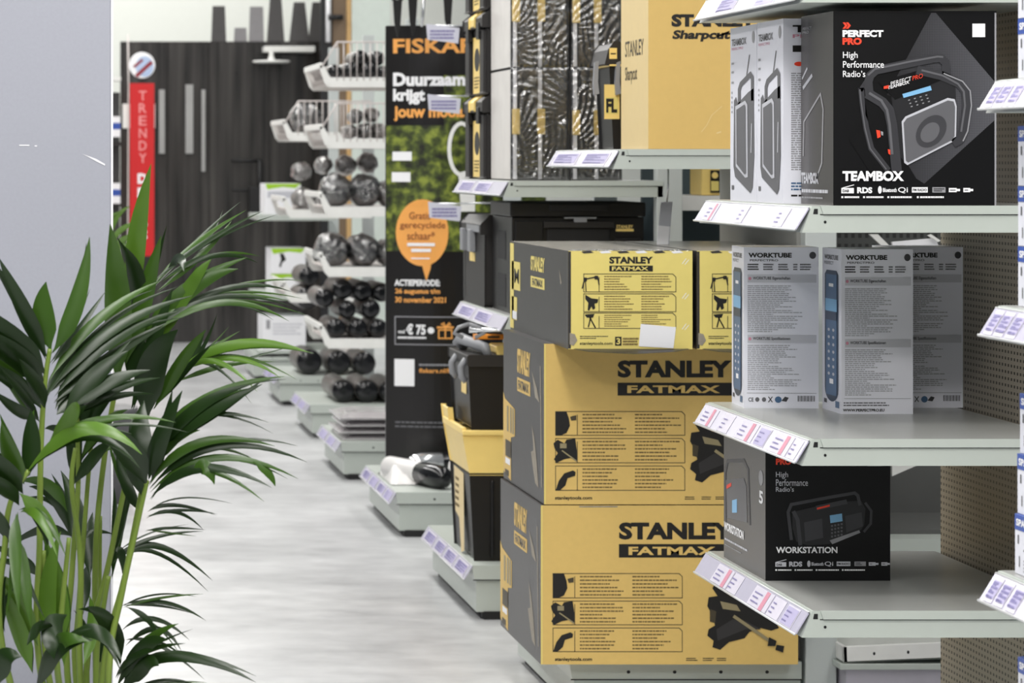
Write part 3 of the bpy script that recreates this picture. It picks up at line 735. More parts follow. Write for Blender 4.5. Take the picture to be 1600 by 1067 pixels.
b2 = big_box(850, 1249, 537, 788, 'large yellow and charcoal tool carton stacked second from the bottom', ((965,563,1143,590),(965,598,1144,618)), (868,1070,((643,680),(685,723),(728,766))), (867,775,925,782), (1078,655,.95), 0)

YQ = 7.36
def long_box(x0, x1, y0, y1, lab, sticker, grp='long yellow tripod cartons'):
    fn = front(YQ); a = fn(x0, y1, 0); b = fn(x1, y0, 0); D = .88
    t = thing('tripod_carton', lab, 'box', ((a.x+b.x)/2, YQ+D/2, a.z), grp)
    mb = MB(); mb.box(a.x, b.x, YQ, YQ+D, a.z, b.z, YELL, {'left': CHAR, 'top': mat('shiny_grey_carton_top', (150,146,138), .22, 0, .15, 7), 'right': CHAR, 'bottom': CHARD})
    d = x0-888
    mb.text(fn, 'STANLEY', 952+d, 401, 1020+d, 412, INK, 1, .05); mb.rect(fn, 952+d, 415, 1020+d, 424, INK, 1); mb.text(fn, 'FATMAX', 956+d, 416.5, 1013+d, 422.5, YELL, 2, .03)
    feature_panels(mb, fn, 912+d, 1056+d, ((428,456),(459,487),(489,513)), 24, 100, INKS)
    mb.text(fn, 'stanleytools.com', 906+d, 534, 957+d, 540, INK, 1, .02); mb.lines(fn, 906+d, 524, 950+d, 530, 2, INKM, 1)
    mb.rect(fn, 961+d, 526, 971+d, 540, INK, 1); mb.text(fn, '3', 963+d, 528, 969+d, 538, YELL, 2, .03); mb.lines(fn, 973+d, 527, 998+d, 540, 3, INKS, 1, .7, .1)
    for y in (408, 462, 510): mb.line(fn, [(1066+d,y+4),(1072+d,y-4)], 1, WHITE, 1); mb.line(fn, [(1070+d,y+5),(1076+d,y-2)], 1, WHITE, 1)
    mb.rect(fn, x0, y0+1, x0+4, y1-1, CHARD, 1)
    mb.poly(fn, [(x0+2,520),(x0+10,522),(x0+14,532),(x0+8,540),(x0+2,538)], CHALK, 2)
    for q in range(6): mb.poly(fn, [(x0+20+q*28,y0+1),(x0+34+q*28,y0-.5),(x0+40+q*28,y0+3),(x0+24+q*28,y0+4)], WHITE if q % 2 else CHARD, 1)
    ln = left(a.x, YQ+D, YQ, b.z, a.z)
    mb.text(ln, 'STANLEY', .38, .12, .62, .28, YELL, 1, .05); mb.rect(ln, .38, .34, .62, .46, YELL, 1); mb.text(ln, 'FATMAX', .41, .36, .59, .44, CHAR, 2, .03)
    mb.rect(ln, 0, .02, .07, .98, YELL, 1); mb.rect(ln, .03, .22, .19, .54, YELL, 1); mb.text(ln, 'M', .08, .3, .17, .46, INK, 2, .02); mb.rect(ln, .03, .62, .13, .88, YELL, 1); mb.rect(ln, .05, .78, .13, .87, WHITE, 2)
    mb.poly(ln, [(.86,.2),(.9,.34),(.88,.36)], CHALK, 1); mb.rect(ln, .97, .0, 1, 1, CHARD, 1)
    mb.build('carton_body', t, bevel=.004)
    # open flap hanging under the near edge
    k = MB(); p = [fn(x0+8, y1, .0), fn(x1-4, y1, 0), fn(x1-30, y1+3, .03), fn((x0+x1)/2, y1+6, .04), fn(x0+30, y1+3, .03)]
    k.prism(p, (0, .004, .002), CHARD); k.build('bottom_flap', t)
    if sticker:
        k = MB(); k.prism([fn(x, y, .002) for x, y in ((1001,506),(1056,511),(1052,544),(998,541))], (0, .0012, 0), WHITE); s = k.build('paper_note', t); s['label'] = 'white paper note'
        tp = MB(); tp.box(a.x+.02, b.x-.01, YQ+.002, YQ+.06, b.z, b.z+.0015, film('packing_tape', .35, 30, .8)); tp.build('packing_tape', t)
    return t
long_box(888, 1082, 392, 545.5, 'long yellow and charcoal tripod carton with a white paper note stuck on', True)
long_box(1089, 1270, 392, 545.5, 'long yellow and charcoal tripod carton half hidden behind the white work light cartons', False)

# tan carton on the upper shelf of that unit
YP = 7.66
def tan_print(mb):
    fn = front(YP)
    mb.text(fn, 'STANLEY', 1049, 22, 1182, 42, INK, 1, .06); mb.text(fn, 'Sharpcut', 1049, 47, 1139, 65, INK, 1, .045, shear=.22)
    mb.poly(fn, [(1118,56),(1140,48),(1139,52),(1122,58)], INK, 1)
    mb.line(fn, [(1096,206),(1104,196),(1112,180),(1128,166)], 1, TANSIDE, 1); mb.line(fn, [(1120,208),(1126,206)], 2, TANSIDE, 1)
    ln = left((1013-VX)*YP/F, YP+.35, YP, 2.1, Z2S)
    mb.text(ln, 'STANLEY', .16, .45, .84, .53, INKM, 1, .01); mb.text(ln, 'Sharpcut', .16, .58, .6, .67, INKM, 1, .01)
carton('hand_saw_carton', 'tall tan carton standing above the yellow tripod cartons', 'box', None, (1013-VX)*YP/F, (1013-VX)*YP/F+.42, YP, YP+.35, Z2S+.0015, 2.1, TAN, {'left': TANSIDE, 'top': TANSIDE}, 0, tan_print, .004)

# black organiser between the tan carton and the crates
t = thing('tool_organizer', 'black lidded organizer with a yellow label beside the tan carton', 'tool case', (1.74, 8.22, Z2S+.0015))
X0 = 1.705; Ya = 8.14
mb = MB(); mb.prism([(X0, Ya, Z2S+.0015), (X0+.2, Ya, Z2S+.0015), (X0+.2, Ya, 1.79), (X0-.012, Ya, 1.79)], (0, .2, 0), BPL); mb.build('case_body', t, bevel=.006)
mb = MB(); mb.prism([(X0-.03, Ya-.01, 1.792), (X0+.21, Ya-.01, 1.792), (X0+.2, Ya-.01, 1.85), (X0-.005, Ya-.01, 1.855), (X0-.02, Ya-.01, 1.835)], (0, .22, 0), BPL2)
mb.box(X0-.02, X0+.2, Ya-.012, Ya+.2, 1.787, 1.793, YPL); fn = front(Ya-.011); mb.rect(fn, 952, 75, 964, 92, YPL, 1); mb.rect(fn, 954, 83, 962, 85, INK, 2); mb.build('lid', t, bevel=.004)
mb = MB(); fn = front(Ya-.002); mb.rect(fn, 944, 132, 968, 186, YPL, 1); mb.rect(fn, 946, 152, 966, 178, YELL, 2); mb.text(fn, 'FL', 947, 154, 964, 176, INK, 3, .05); l_ = mb.build('paper_label', t)
for x in (932, 966):
    mb = MB(); fn = front(Ya-.02); P = [fn(x-2, 98, 0), fn(x+3, 96, 0), fn(x+2, 128, 0), fn(x+4, 146, 0), fn(x-3, 148, 0), fn(x-4, 130, 0)]
    mb.prism(P, (0, .018, 0), GPL); mb.build('latch', t, bevel=.001)

# plastic price holder hanging in front of the next unit's post
t = thing('hanging_price_holder', 'clear hanging price holder with a white card above the tripod cartons', 'price holder', (1.84, 7.95, 1.3))
fn = front(7.95); mb = MB(); mb.prism([fn(x, y, 0) for x, y in ((1033,316),(1051,315),(1045,387),(1026,384))], (0, .003, 0), mat('milky_plastic', (190,192,200), .3, 0, .05)); mb.build('holder_sleeve', t)
mb = MB(); mb.prism([fn(x, y, .003) for x, y in ((1028,352),(1047,354),(1043,386),(1026,383))], (0, .002, 0), WHITE); mb.build('price_card', t)
mb = MB(); mb.tube([fn(1042,316,0), fn(1044,290,0), fn(1044,262,0)], .0025, CHROME, 6); mb.build('hanger', t)

# ------------------------------------------------------------------ unit 3 contents
# shrink-wrapped crates
WRAP = film('shrink_wrap', .19, 30, .08, rough=.2)
def crate(x0, x1, y0, y1, label, tabs, sidem, Yc=9.40, D=.41):
    fn = front(Yc); a = fn(x0, y1, 0); b = fn(x1, y0, 0); zb = a.z
    t = thing('storage_crate', label, 'crate', ((a.x+b.x)/2, Yc+D/2, zb), 'shrink-wrapped storage crates')
    mb = MB(); mid = (a.x+b.x)/2
    for q0, q1 in ((a.x, mid-.002), (mid+.002, b.x)): mb.cbox(q0, q1, Yc+.004, Yc+D, zb, b.z, BPL, .006, 'y')
    mb.rect(left(a.x-.0005, Yc+D, Yc+.004, b.z, zb), .02, .01, .98, .99, sidem, 1)
    for q in (.3, .62): mb.box(a.x+.01, b.x-.01, Yc+.001, Yc+.004, zb+(b.z-zb)*q, zb+(b.z-zb)*q+.012, BPL2)
    mb.build('crate_body', t)
    for X in (a.x+.006, mid-.004):
        k = MB(); k.box(X, X+.012, Yc-.001, Yc+.004, zb+.004, b.z-.004, WHITE); k.build('edge_label', t)
        if tabs:
            z0, z1 = (CH-(tabs[1]-VY)*Yc/F, CH-(tabs[0]-VY)*Yc/F)
            k = MB(); k.box(X-.004, X+.022, Yc-.008, Yc-.001, z0, z1, YPL); k.build('latch', t, bevel=.002)
    w = MB(); rnd = random.Random(int(x0+y0))
    NX, NZ = 30, 60; vs = []
    # creased film: long folds fanning out from the pinch points where it was heat-sealed
    pin = [(-.15, .25), (1.15, .5), (.5, -.12), (-.1, .85)]; ph = [rnd.uniform(0, 6) for q in pin]
    for j in range(NZ+1):
        for i in range(NX+1):
            u = i/NX; v = j/NZ; e = min(u,1-u,v,1-v)
            h = 0
            for q, (pu, pv) in enumerate(pin):
                an = math.atan2((v-pv)*1.9, u-pu); rr = math.hypot(u-pu, v-pv)
                wv = math.sin(an*(19+3*q)+ph[q]+2.2*math.sin(rr*7+ph[q])); h += .0095*abs(wv)**1.5*max(0, 1-rr*1.05)*(1 if q != 2 else .5)
            vs.append((a.x-.004+(b.x-a.x+.008)*u, Yc-.009-h*(e > .005), zb+.001+(b.z-zb+.003)*v))
    fs = [(j*(NX+1)+i, j*(NX+1)+i+1, (j+1)*(NX+1)+i+1, (j+1)*(NX+1)+i) for j in range(NZ) for i in range(NX)]
    w.add(vs, fs, WRAP, True)
    x, X2, z, Z2 = a.x-.004, b.x+.004, zb+.001, b.z+.004
    w.add([(x,Yc-.009,z),(x,Yc+D,z),(x,Yc+D,Z2),(x,Yc-.009,Z2),(X2,Yc-.009,z),(X2,Yc+D,z),(X2,Yc+D,Z2),(X2,Yc-.009,Z2)], [(4,5,6,7),(3,2,6,7)], WRAP)
    w.build('shrink_wrap', t)
    return t
SIDEW = mat('wrapped_paper_side', (222, 218, 214), .3, 0, .12, 14)
Zc = Z3A+.0015; yb = VY+(CH-Zc)*F/9.40
crate(799, 887, 107, yb, 'lower left shrink-wrapped black crate with yellow latches and a pale side', (170,210), SIDEW)
crate(893, 969, 107, yb, 'lower right shrink-wrapped black crate behind the sloping price label', (172,211), SIDEW)
crate(799, 887, -72, 106, 'upper left shrink-wrapped black crate, stacked above the pale sided crate', (-5,34), SIDEW)
crate(893, 969, -72, 106, 'upper right shrink-wrapped black crate beside the tan carton', (-5,36), BPL2)

# black cases with yellow bands, narrow side to the aisle
def banded_case(z, h, label):
    X0, Yn, Yf = 1.612, 9.83, 10.26
    t = thing('tool_case', label, 'tool case', (X0+.1, (Yn+Yf)/2, z), 'yellow banded tool cases')
    mb = MB(); mb.box(X0, X0+.22, Yn, Yf, z, z+h*.78, BPL2)
    for a, b in ((Yn+.01,Yn+.10),(Yf-.10,Yf-.01)): mb.cbox(X0-.012, X0+.01, a, b, z+.004, z+h*.76, BPL2, .006, 'z')
    ln = left(X0-.001, Yf, Yn, z+h*.78, z); mb.rect(ln, .3, .10, .7, .97, YPL, 1); mb.ell(ln, .5, .45, .13, .18, INK, 2); mb.lines(ln, .36, .7, .64, .9, 4, INKS, 2)
    mb.build('case_body', t, bevel=.006)
    mb = MB(); mb.prism([(X0-.016, Yn-.008, z+h*.8), (X0+.22, Yn-.008, z+h*.8), (X0+.22, Yn-.008, z+h*.995), (X0+.012, Yn-.008, z+h*.995), (X0-.016, Yn-.008, z+h*.92)], (0, Yf-Yn+.012, 0), BPL2)
    mb.prism([(X0-.018, Yn+.16, z+h*.82), (X0+.1, Yn+.16, z+h*.82), (X0+.1, Yn+.16, z+h), (X0+.011, Yn+.16, z+h), (X0-.018, Yn+.16, z+h*.925)], (0, .12, 0), YPL)
    mb.build('lid', t, bevel=.004)
    for a in (Yn+.07, Yf-.13):
        k = MB(); k.box(X0-.02, X0-.002, a, a+.06, z+h*.66, z+h*.86, BPL); k.build('latch', t, bevel=.003)
    return t
banded_case(Z3A+.0015, .296, 'black tool case with a yellow band, on the shelf beside pale wrapped crate')
banded_case(Z3A+.0015+.2975, .296, 'black tool case with a yellow band, second up in its stack')
banded_case(Z3A+.0015+.595, .296, 'black tool case with a yellow band, cut off by the top of photo')

# large black tool chest and slim case on the middle shelf
Zm = Z3B+.0015
t = thing('tool_chest', 'large black tool chest with ribbed front behind the tripod cartons', 'tool chest', (1.84, 9.6, Zm))
Yk = 9.40; fn = front(Yk); xa, xb_ = (800-VX)*Yk/F, (1006-VX)*Yk/F; zt = CH-(316-VY)*Yk/F
mb = MB(); mb.box(xa, xb_, Yk, Yk+.39, Zm, zt-.05, BPL)
for a, b, c, d in ((806,342,846,380),(852,352,948,368),(960,342,1000,356)): 
    p, q = fn(a, d, 0), fn(b, c, 0)
for a, b, c, d in ((804,345,848,420),(960,372,1000,420)): p = fn(a, d, 0); q = fn(c, b, 0); mb.box(p.x, q.x, Yk-.012, Yk, p.z, q.z, BPL)
p = fn(854, 470, 0); q = fn(952, 356, 0); mb.box(p.x, q.x, Yk-.006, Yk, p.z, q.z, HOLE_SHADE); p = fn(848, 356, 0); q = fn(958, 346, 0); mb.box(p.x, q.x, Yk-.02, Yk, p.z, q.z, BPL2)
ln = left(xa-.0005, Yk+.39, Yk, zt-.05, Zm)
mb.rect(ln, .3, .15, .7, .45, HOLE_SHADE, 1); mb.rect(ln, .3, .6, .7, .95, HOLE_SHADE, 1); mb.build('chest_body', t, bevel=.006)
mb = MB(); mb.box(xa-.008, xb_+.004, Yk-.014, Yk+.39, zt-.048, zt, BPL); p = fn(856, 330, 0); q = fn(950, 318, 0); mb.box(p.x, q.x, Yk-.02, Yk-.01, p.z, q.z, HOLE_SHADE); mb.build('lid', t, bevel=.008)
mb = MB(); p = fn(880, 341.5, 0); q = fn(930, 339, 0); mb.box(p.x, q.x, Yk-.022, Yk-.014, p.z, q.z, GPL); p = fn(895, 347, 0); q = fn(915, 339, 0); mb.box(p.x, q.x, Yk-.024, Yk-.012, p.z, q.z, GPL); mb.build('latch', t, bevel=.001)
mb = MB(); f2 = front(Yk-.0005); mb.rect(f2, 962, 351, 990, 362, BPL2, 1); mb.text(f2, 'STANLEY', 963, 351.5, 989, 357, YPL, 2, .03); mb.rect(f2, 962, 357.6, 990, 361.5, YPL, 2); mb.build('badge', t)['label'] = 'yellow maker badge'

t = thing('tool_case', 'slim upright black tool case at the aisle end of the middle shelf', 'tool case', (1.7, 10.05, Zm))
X0, Yn, Yf = 1.60, 9.82, 10.29; zt2 = CH-(338-VY)*9.82/F
mb = MB(); mb.cbox(X0, X0+.3, Yn, Yf, Zm, zt2-.03, BPL2, .02, 'x'); ln = left(X0-.0005, Yf, Yn, zt2, Zm); mb.rect(ln, .32, .42, .58, .52, YPL, 1); mb.rect(ln, .02, .05, .1, .95, BPL, 1); mb.build('case_body', t, bevel=.004)
mb = MB(); mb.prism([(X0-.01,Yn-.006,zt2-.06),(X0+.3,Yn-.006,zt2-.06),(X0+.3,Yn-.006,zt2),(X0+.02,Yn-.006,zt2),(X0-.01,Yn-.006,zt2-.03)], (0,Yf-Yn+.01,0), BPL2); mb.rect(left(X0-.0105,Yf,Yn,zt2-.03,zt2-.06), .3,.1,.9,.9, GPL, 1); mb.build('lid', t, bevel=.005)
for a in (.12, .5):
    k = MB(); k.box(X0-.022, X0-.001, Yf-.06-a*.45, Yf-a*.45, zt2-.13, zt2-.05, GPL); k.build('latch', t, bevel=.003)

# rolling tool tower on the base
t = thing('tool_tower', 'tower of black tool bins with a yellow bin in its middle', 'tool tower', (1.68, 9.62, ZB3+.0015))
Xa, Ya, Yb = 1.487, 9.37, 9.80; Zt = ZB3+.0015
zz = lambda y, Y=9.37: CH-(y-VY)*Y/F
mb = MB(); mb.prism([(Xa+.012,Ya+.01,Zt),(Xa+.33,Ya+.01,Zt),(Xa+.345,Ya,zz(742)),(Xa-.004,Ya,zz(742))], (0,Yb-Ya,0), BPL)
for q in (.06,.14,.22): mb.box(Xa+q, Xa+q+.012, Ya-.006, Ya+.012, Zt+.01, zz(750), BPL)
ln = left(Xa-.002, Yb, Ya, zz(745), Zt); mb.poly(ln, [(.12,.0),(.62,.02),(.66,.95),(.5,1.0),(.4,.6),(.2,.55)], TANSIDE, 4); mb.lines(ln, .2,.1,.5,.5,5,INKS,5); mb.build('lower_bin', t, bevel=.008)
mb = MB(); mb.prism([(Xa-.006,Ya,zz(741)),(Xa+.35,Ya,zz(741)),(Xa+.35,Ya,zz(680)),(Xa+.02,Ya,zz(680)),(Xa-.03,Ya,zz(678))], (0,Yb-Ya,0), YPL)
mb.box(Xa-.035, Xa+.12, Ya-.012, Ya+.012, zz(680), zz(672), YPL); mb.box(Xa-.035, Xa-.02, Ya, Yb+.01, zz(680), zz(668), YPL); mb.prism([(Xa-.03,Yb-.14,zz(676)),(Xa-.02,Yb-.14,zz(676)),(Xa-.025,Yb-.14,zz(650)),(Xa-.036,Yb-.14,zz(650))], (0,.15,0), YPL); mb.build('middle_bin', t, bevel=.004)['label'] = 'yellow tip-out bin'
mb = MB(); mb.prism([(Xa+.005,Ya+.005,zz(672)),(Xa+.34,Ya+.005,zz(672)),(Xa+.345,Ya,zz(572)),(Xa-.006,Ya,zz(572))], (0,Yb-Ya-.01,0), BPL); ln = left(Xa-.002, Yb, Ya, zz(572), zz(672)); mb.rect(ln, .5,.28,.75,.48,YPL,3); mb.build('upper_bin', t, bevel=.008)
mb = MB(); mb.cbox(Xa-.015, Xa+.35, Ya-.008, Yb, zz(571), zz(556), BPL2, .006, 'y'); mb.build('lid', t, bevel=.004)
mb = MB(); mb.tube([(Xa+.03,Yb-.1,zz(556)),(Xa+.0,Yb-.1,zz(543)),(Xa+.01,Yb-.12,zz(538)),(Xa+.05,Ya+.05,zz(545)),(Xa+.06,Ya+.04,zz(557))], [.012,.018,.02,.018,.012], GPL, 10); mb.build('carry_handle', t)['label'] = 'grey carry handle'
mb = MB(); mb.cbox(Xa+.09, Xa+.32, Ya+.05, Ya+.2, zz(556), zz(543), YPL, .006, 'y'); mb.build('lid_tray', t, bevel=.003)['label'] = 'yellow lid tray'
for a in (.06, .26):
    k = MB(); k.tube([(Xa-.012,Ya+a,zz(563)),(Xa-.03,Ya+a,zz(575)),(Xa-.028,Ya+a,zz(590)),(Xa-.012,Ya+a,zz(598))], .011, GPL, 8); k.build('latch', t)['label'] = 'grey side latch'

# pegs with small tools below the middle shelf
def hook_item(px, py, Y, build, name, label, cat, group=None):
    p = wpt(px, py, Y); t = thing(name, label, cat, p, group); build(t, p); return t
def pliers(t, p):
    mb = MB()
    for s in (-1, 1): mb.tube([p+Vector((0,0,.0)), p+Vector((s*.035,0,-.012)), p+Vector((s*.05,0,-.03)), p+Vector((s*.02,0,-.045))], .007, GPL, 8)
    mb.build('handle', t); MB().tube([p+Vector((.0,0,-.02)), p+Vector((.11,.0,-.02)), p+Vector((.2,0,-.016))], [.01,.006,.003], CHROME, 8).build('jaw', t)
hook_item(733, 506, 9.34, pliers, 'pliers', 'grey handled pliers hanging below the middle shelf label', 'hand tool')
def spirit(t, p):
    MB().cbox(p.x-.045, p.x+.13, p.y, p.y+.03, p.z-.01, p.z+.008, mat('orange_plastic',(236,150,50),.4), .004, 'x').build('tool_body', t); MB().box(p.x-.0,p.x+.04,p.y-.001,p.y+.0,p.z-.005,p.z+.003,INK).build('grip_print', t)
hook_item(762, 526, 9.5, spirit, 'spirit_level', 'small orange spirit level above the tool tower', 'hand tool')

# gondola side behind unit 3: yellow case on a white shelf, against dark panel
g3 = thing('wall_shelving', 'dark backed shelving behind unit with hanging price holder', 'shelving', (2.7, 9.9, 0))
MB().box(2.19, 3.4, 10.0, 10.03, 0, 2.4, mat('teal_dark_panel', (58,72,78), .5)).build('back_panel', g3)
Yg = 9.62; z = CH-(306-VY)*Yg/F
MB().box(2.24, 3.4, Yg, 10.0, z-.05, z, WPL).build('shelf', g3)
MB().box(2.19, 3.4, Yg+.02, 10.0, 0, .14, BPL2).build('base', g3)
fn = front(Yg+.03); a = fn(1096, 305, 0); b = fn(1170, 262, 0)
t = thing('charger_case', 'yellow case with black dial panel on the white shelf', 'tool case', ((a.x+b.x)/2, Yg+.08, z+.001))
MB().box(a.x, b.x, Yg+.03, Yg+.2, z+.001, b.z+.03, YPL).build('case_body', t, bevel=.006)
mb = MB(); p = fn(1110, 301, 0); q = fn(1168, 266, 0); mb.box(p.x, q.x, Yg+.024, Yg+.03, p.z, q.z, BPL)
f2 = front(Yg+.0235)
for c in (1117, 1131, 1145): mb.ell(f2, c, 274, 5, 5, YPL, 1); mb.rect(f2, c-6, 283, c+6, 298, YELL, 1)
mb.build('front_panel', t)['label'] = 'black panel with yellow dials and pads'

# gondola side behind unit 2, seen through the near unit
g2 = thing('wall_shelving', 'grey backed shelving seen through the near radio shelves', 'shelving', (2.8, 8.1, 0))
MB().box(2.2, 3.6, 8.2, 8.23, 0, 2.4, GREYPANEL).build('back_panel', g2)
MB().box(2.2, 3.6, 8.185, 8.2, 1.2, 1.5, PEGD).build('pegboard', g2)
Yg = 7.72
zs = CH-(842-VY)*Yg/F
mb = MB(); mb.box(2.22, 3.6, Yg, 8.2, zs-.055, zs, METAL); mb.box(2.22, 3.6, Yg+.1, 8.2, zs, zs+.012, GREYPANEL); mb.build('shelf', g2)
zs2 = 1.15
for X in (2.25, 2.42):
    mb = MB(); mb.prism([(X,8.19,zs2-.16),(X,8.19,zs2),(X,7.8,zs2),(X,7.8,zs2-.03)], (.012,0,0), WPL); mb.build('bracket', g2)
mb = MB(); mb.prism([wpt(1394,744,7.9), wpt(1394,728,7.9), wpt(1408,724,7.9), wpt(1440,724,7.9)], (0,.01,0), WPL); mb.build('bracket', g2)
MB().box(2.2, 3.6, Yg, 8.2, 0, .06, METAL).build('base', g2)
# crumpled white strips on the bracket shelf
mb = MB(); mb.prism([wpt(1358,366,7.9), wpt(1372,366,7.9), wpt(1396,390,7.9), wpt(1384,390,7.9)], (0,.01,0), WPL); mb.prism([wpt(1394,378,7.88), wpt(1462,372,7.88), wpt(1468,388,7.88), wpt(1396,391,7.88)], (0,.012,0), WHITE); mb.prism([wpt(1455,366,7.86), wpt(1470,376,7.86), wpt(1466,378,7.86), wpt(1450,368,7.86)],(0,.01,0),WPL)
mb.build('label_holder', g2)
# loose white trays stacked at the foot
def tray(label, y_top, tilt, x0=1318, x1=1560):
    Yt = 7.55; fn = front(Yt); a = fn(x0, y_top+26, 0); b = fn(x1, y_top, 0)
    o = (a.x, Yt, a.z)
    mb = MB(); H = b.z-a.z; D = .16; T = .012
    mb.box(a.x, b.x, Yt, Yt+T, a.z, b.z, WPL); mb.box(a.x, b.x, Yt+D, Yt+D+T, a.z, b.z, WPL); mb.box(a.x, a.x+T, Yt, Yt+D, a.z, b.z, WPL); mb.box(b.x-T, b.x, Yt, Yt+D, a.z, b.z, WPL); mb.box(a.x, b.x, Yt, Yt+D, a.z, a.z+.006, METAL)
    f2 = face_cam(Yt, a.x, b.x, b.z, a.z)
    for q in (.2, .42, .7): mb.ell(f2, q, .5, .008, .1, HOLE_SHADE)
    ob = mb.build('metal_tray', origin=o, bevel=.002); ob.rotation_euler = (0, math.radians(tilt), 0); return tag(ob, label, 'tray', 'loose white metal trays')
t = tray('white open metal tray with holes, upper of the two below the radio shelves', 1010, -2.4)
t = thing('drawer_cabinet', 'pale grey drawer cabinet below the white metal tray', 'cabinet', (2.5, 7.7, 0))
fn = front(7.56); a = fn(1322, 1067, 0); b = fn(1580, 1045, 0)
MB().box(a.x, b.x, 7.56, 7.71, 0, b.z, mat('lilac_grey_metal', (186,182,192), .45)).build('cabinet_body', t)
MB().box(a.x-.02, b.x, 7.545, 7.71, b.z, b.z+.016, METAL).build('cabinet_top', t, bevel=.002)

# ------------------------------------------------------------------ unit 4 and its banner
Y4, Y4F = 11.31, 12.32
u4 = unit('low grey shelf base with rolls in clear bags before the dark banner', Y4, 4)
base_geom(u4, Y4, Y4F, .18, 1.49); strip(u4, Y4, Y4F, .18, [(.05,.2,'v'),(.3,.2,'p'),(.55,.2,'v'),(.78,.18,'p')], xf=1.493, seed=12)
upright(u4, Y4F+.06, 2.4, XB, XB+.08)
BAG = film('clear_bag', .15, 26, .2, rough=.18)
def sack(label, p, L, r, ang, capm, bodym, group, tilt=0.0, name='bagged_roll'):
    """a roll in a clear bag with a dark rounded end"""
    t = thing(name, label, 'packaged roll', p, group)
    ax = Vector((math.cos(ang), math.sin(ang), tilt)).normalized(); c = Vector(p)+Vector((0,0,r))
    MB().lathe([(0,r*.4),(.004,r*.8),(.03,r*.97),(L*.5,r),(L*.94,r*.96),(L,r*.5)], c, ax, bodym, 20).build('roll_body', t)
    MB().lathe([(-.035,r*.25),(-.03,r*.55),(-.012,r*.86),(.02,r*1.01),(L*.36,r*1.015),(L*.37,r*.9)], c, ax, capm, 20).build('end_cap', t)
    return t
DGL = mat('dark_glossy_plastic', (15,16,19), .18, 0, .2, 12, .1, .6)
GREYROLL = mat('bagged_grey_roll', (104,99,96), .35, 0, .18, 30, .2)
WROLL = mat('bagged_white_roll', (226,224,222), .3, 0, .1, 20, .3)
zb = .1815
sack('white roll with a black rounded end lying nearest on the low base', (1.69, 11.41, zb), .46, .047, math.radians(112), DGL, WROLL, 'rolls in clear bags')
sack('dark roll with a silver end lying behind on the low base', (1.665, 12.0, zb), .3, .042, math.radians(8), CHROME, DGL, 'rolls in clear bags')
sack('white roll pushed against the dark banner on the low base', (1.80, 11.75, zb), .2, .05, math.radians(5), WROLL, WROLL, 'rolls in clear bags')
mb = MB(); rnd = random.Random(4)
vs = []; NX, NY = 9, 7
for j in range(NY+1):
    for i in range(NX+1):
        u, v = i/NX, j/NY; e = min(u,1-u,v,1-v)
        vs.append((1.50+.13*u, 11.55+.45*v, zb+.002+(.05*min(1,e*5)+.02*rnd.random()*(e > .05))))
mb.add(vs, [(j*(NX+1)+i, j*(NX+1)+i+1, (j+1)*(NX+1)+i+1, (j+1)*(NX+1)+i) for j in range(NY) for i in range(NX)], WROLL, True)
mb.add([vs[0], vs[NX], vs[-1], vs[NY*(NX+1)]], [(0,1,2,3)], WROLL)
tag(mb.build('plastic_bag', origin=(1.56, 11.75, zb)), 'crumpled white plastic bag at the aisle edge of the low base', 'bag')

# tall dark banner, gently bowed
YBN = 12.44; XBC, XBW, BOW = 1.93, .37, .07
def bn(px, py, off):
    X = (px-VX)*YBN/F; u = (X-XBC)/XBW
    return Vector((X, YBN - BOW*(1-min(1, u*u)) - off*2.2, CH-(py-VY)*YBN/F))
BAN = mat('banner_black', (26,24,24), .22, 0, .1, 6)
BANS = mat('banner_back', (60,60,60), .5)
mb = MB(); xL, xR = 602, 853
n = 24; fr_ = []; bk = []
zt_, zb_ = bn(600, 41, 0).z, .1815
for i in range(n+1):
    px = xL+(xR-xL)*i/n; p = bn(px, 100, 0); fr_.append(p)
vs = []
for p in fr_: vs += [(p.x, p.y, zb_), (p.x, p.y, zt_), (p.x, p.y+.012, zb_), (p.x, p.y+.012, zt_)]
fs = []
for i in range(n):
    k = 4*i; fs += [(k, k+4, k+5, k+1), (k+2, k+3, k+7, k+6), (k+1, k+5, k+7, k+3), (k, k+2, k+6, k+4)]
fs += [(0,1,3,2), (4*n,4*n+2,4*n+3,4*n+1)]
mb.add(vs, fs, BAN)
mb.grid(bn, 603, 100, 852, 392, 22, LEAFPRINT, 1); mb.grid(bn, 603, 40.5, 852, 118, 22, BAN, 2); mb.grid(bn, 603, 118, 690, 196, 8, BAN, 2)
mb.text(bn, 'FISKARS', 613, 61, 757, 84, ORANGEP, 4, .03)
mb.text(bn, 'Duurzaamheid', 613, 114, 768, 135, WPRINT, 4, .045); mb.text(bn, 'krijgt', 613, 139, 661, 164, WPRINT, 4, .045); mb.text(bn, 'jouw moois', 614, 166, 722, 190, ORANGEP, 4, .04)
mb.rect(bn, 612, 237, 641, 251, WPRINT, 4); mb.rect(bn, 611, 269, 639, 284, WPRINT, 4)
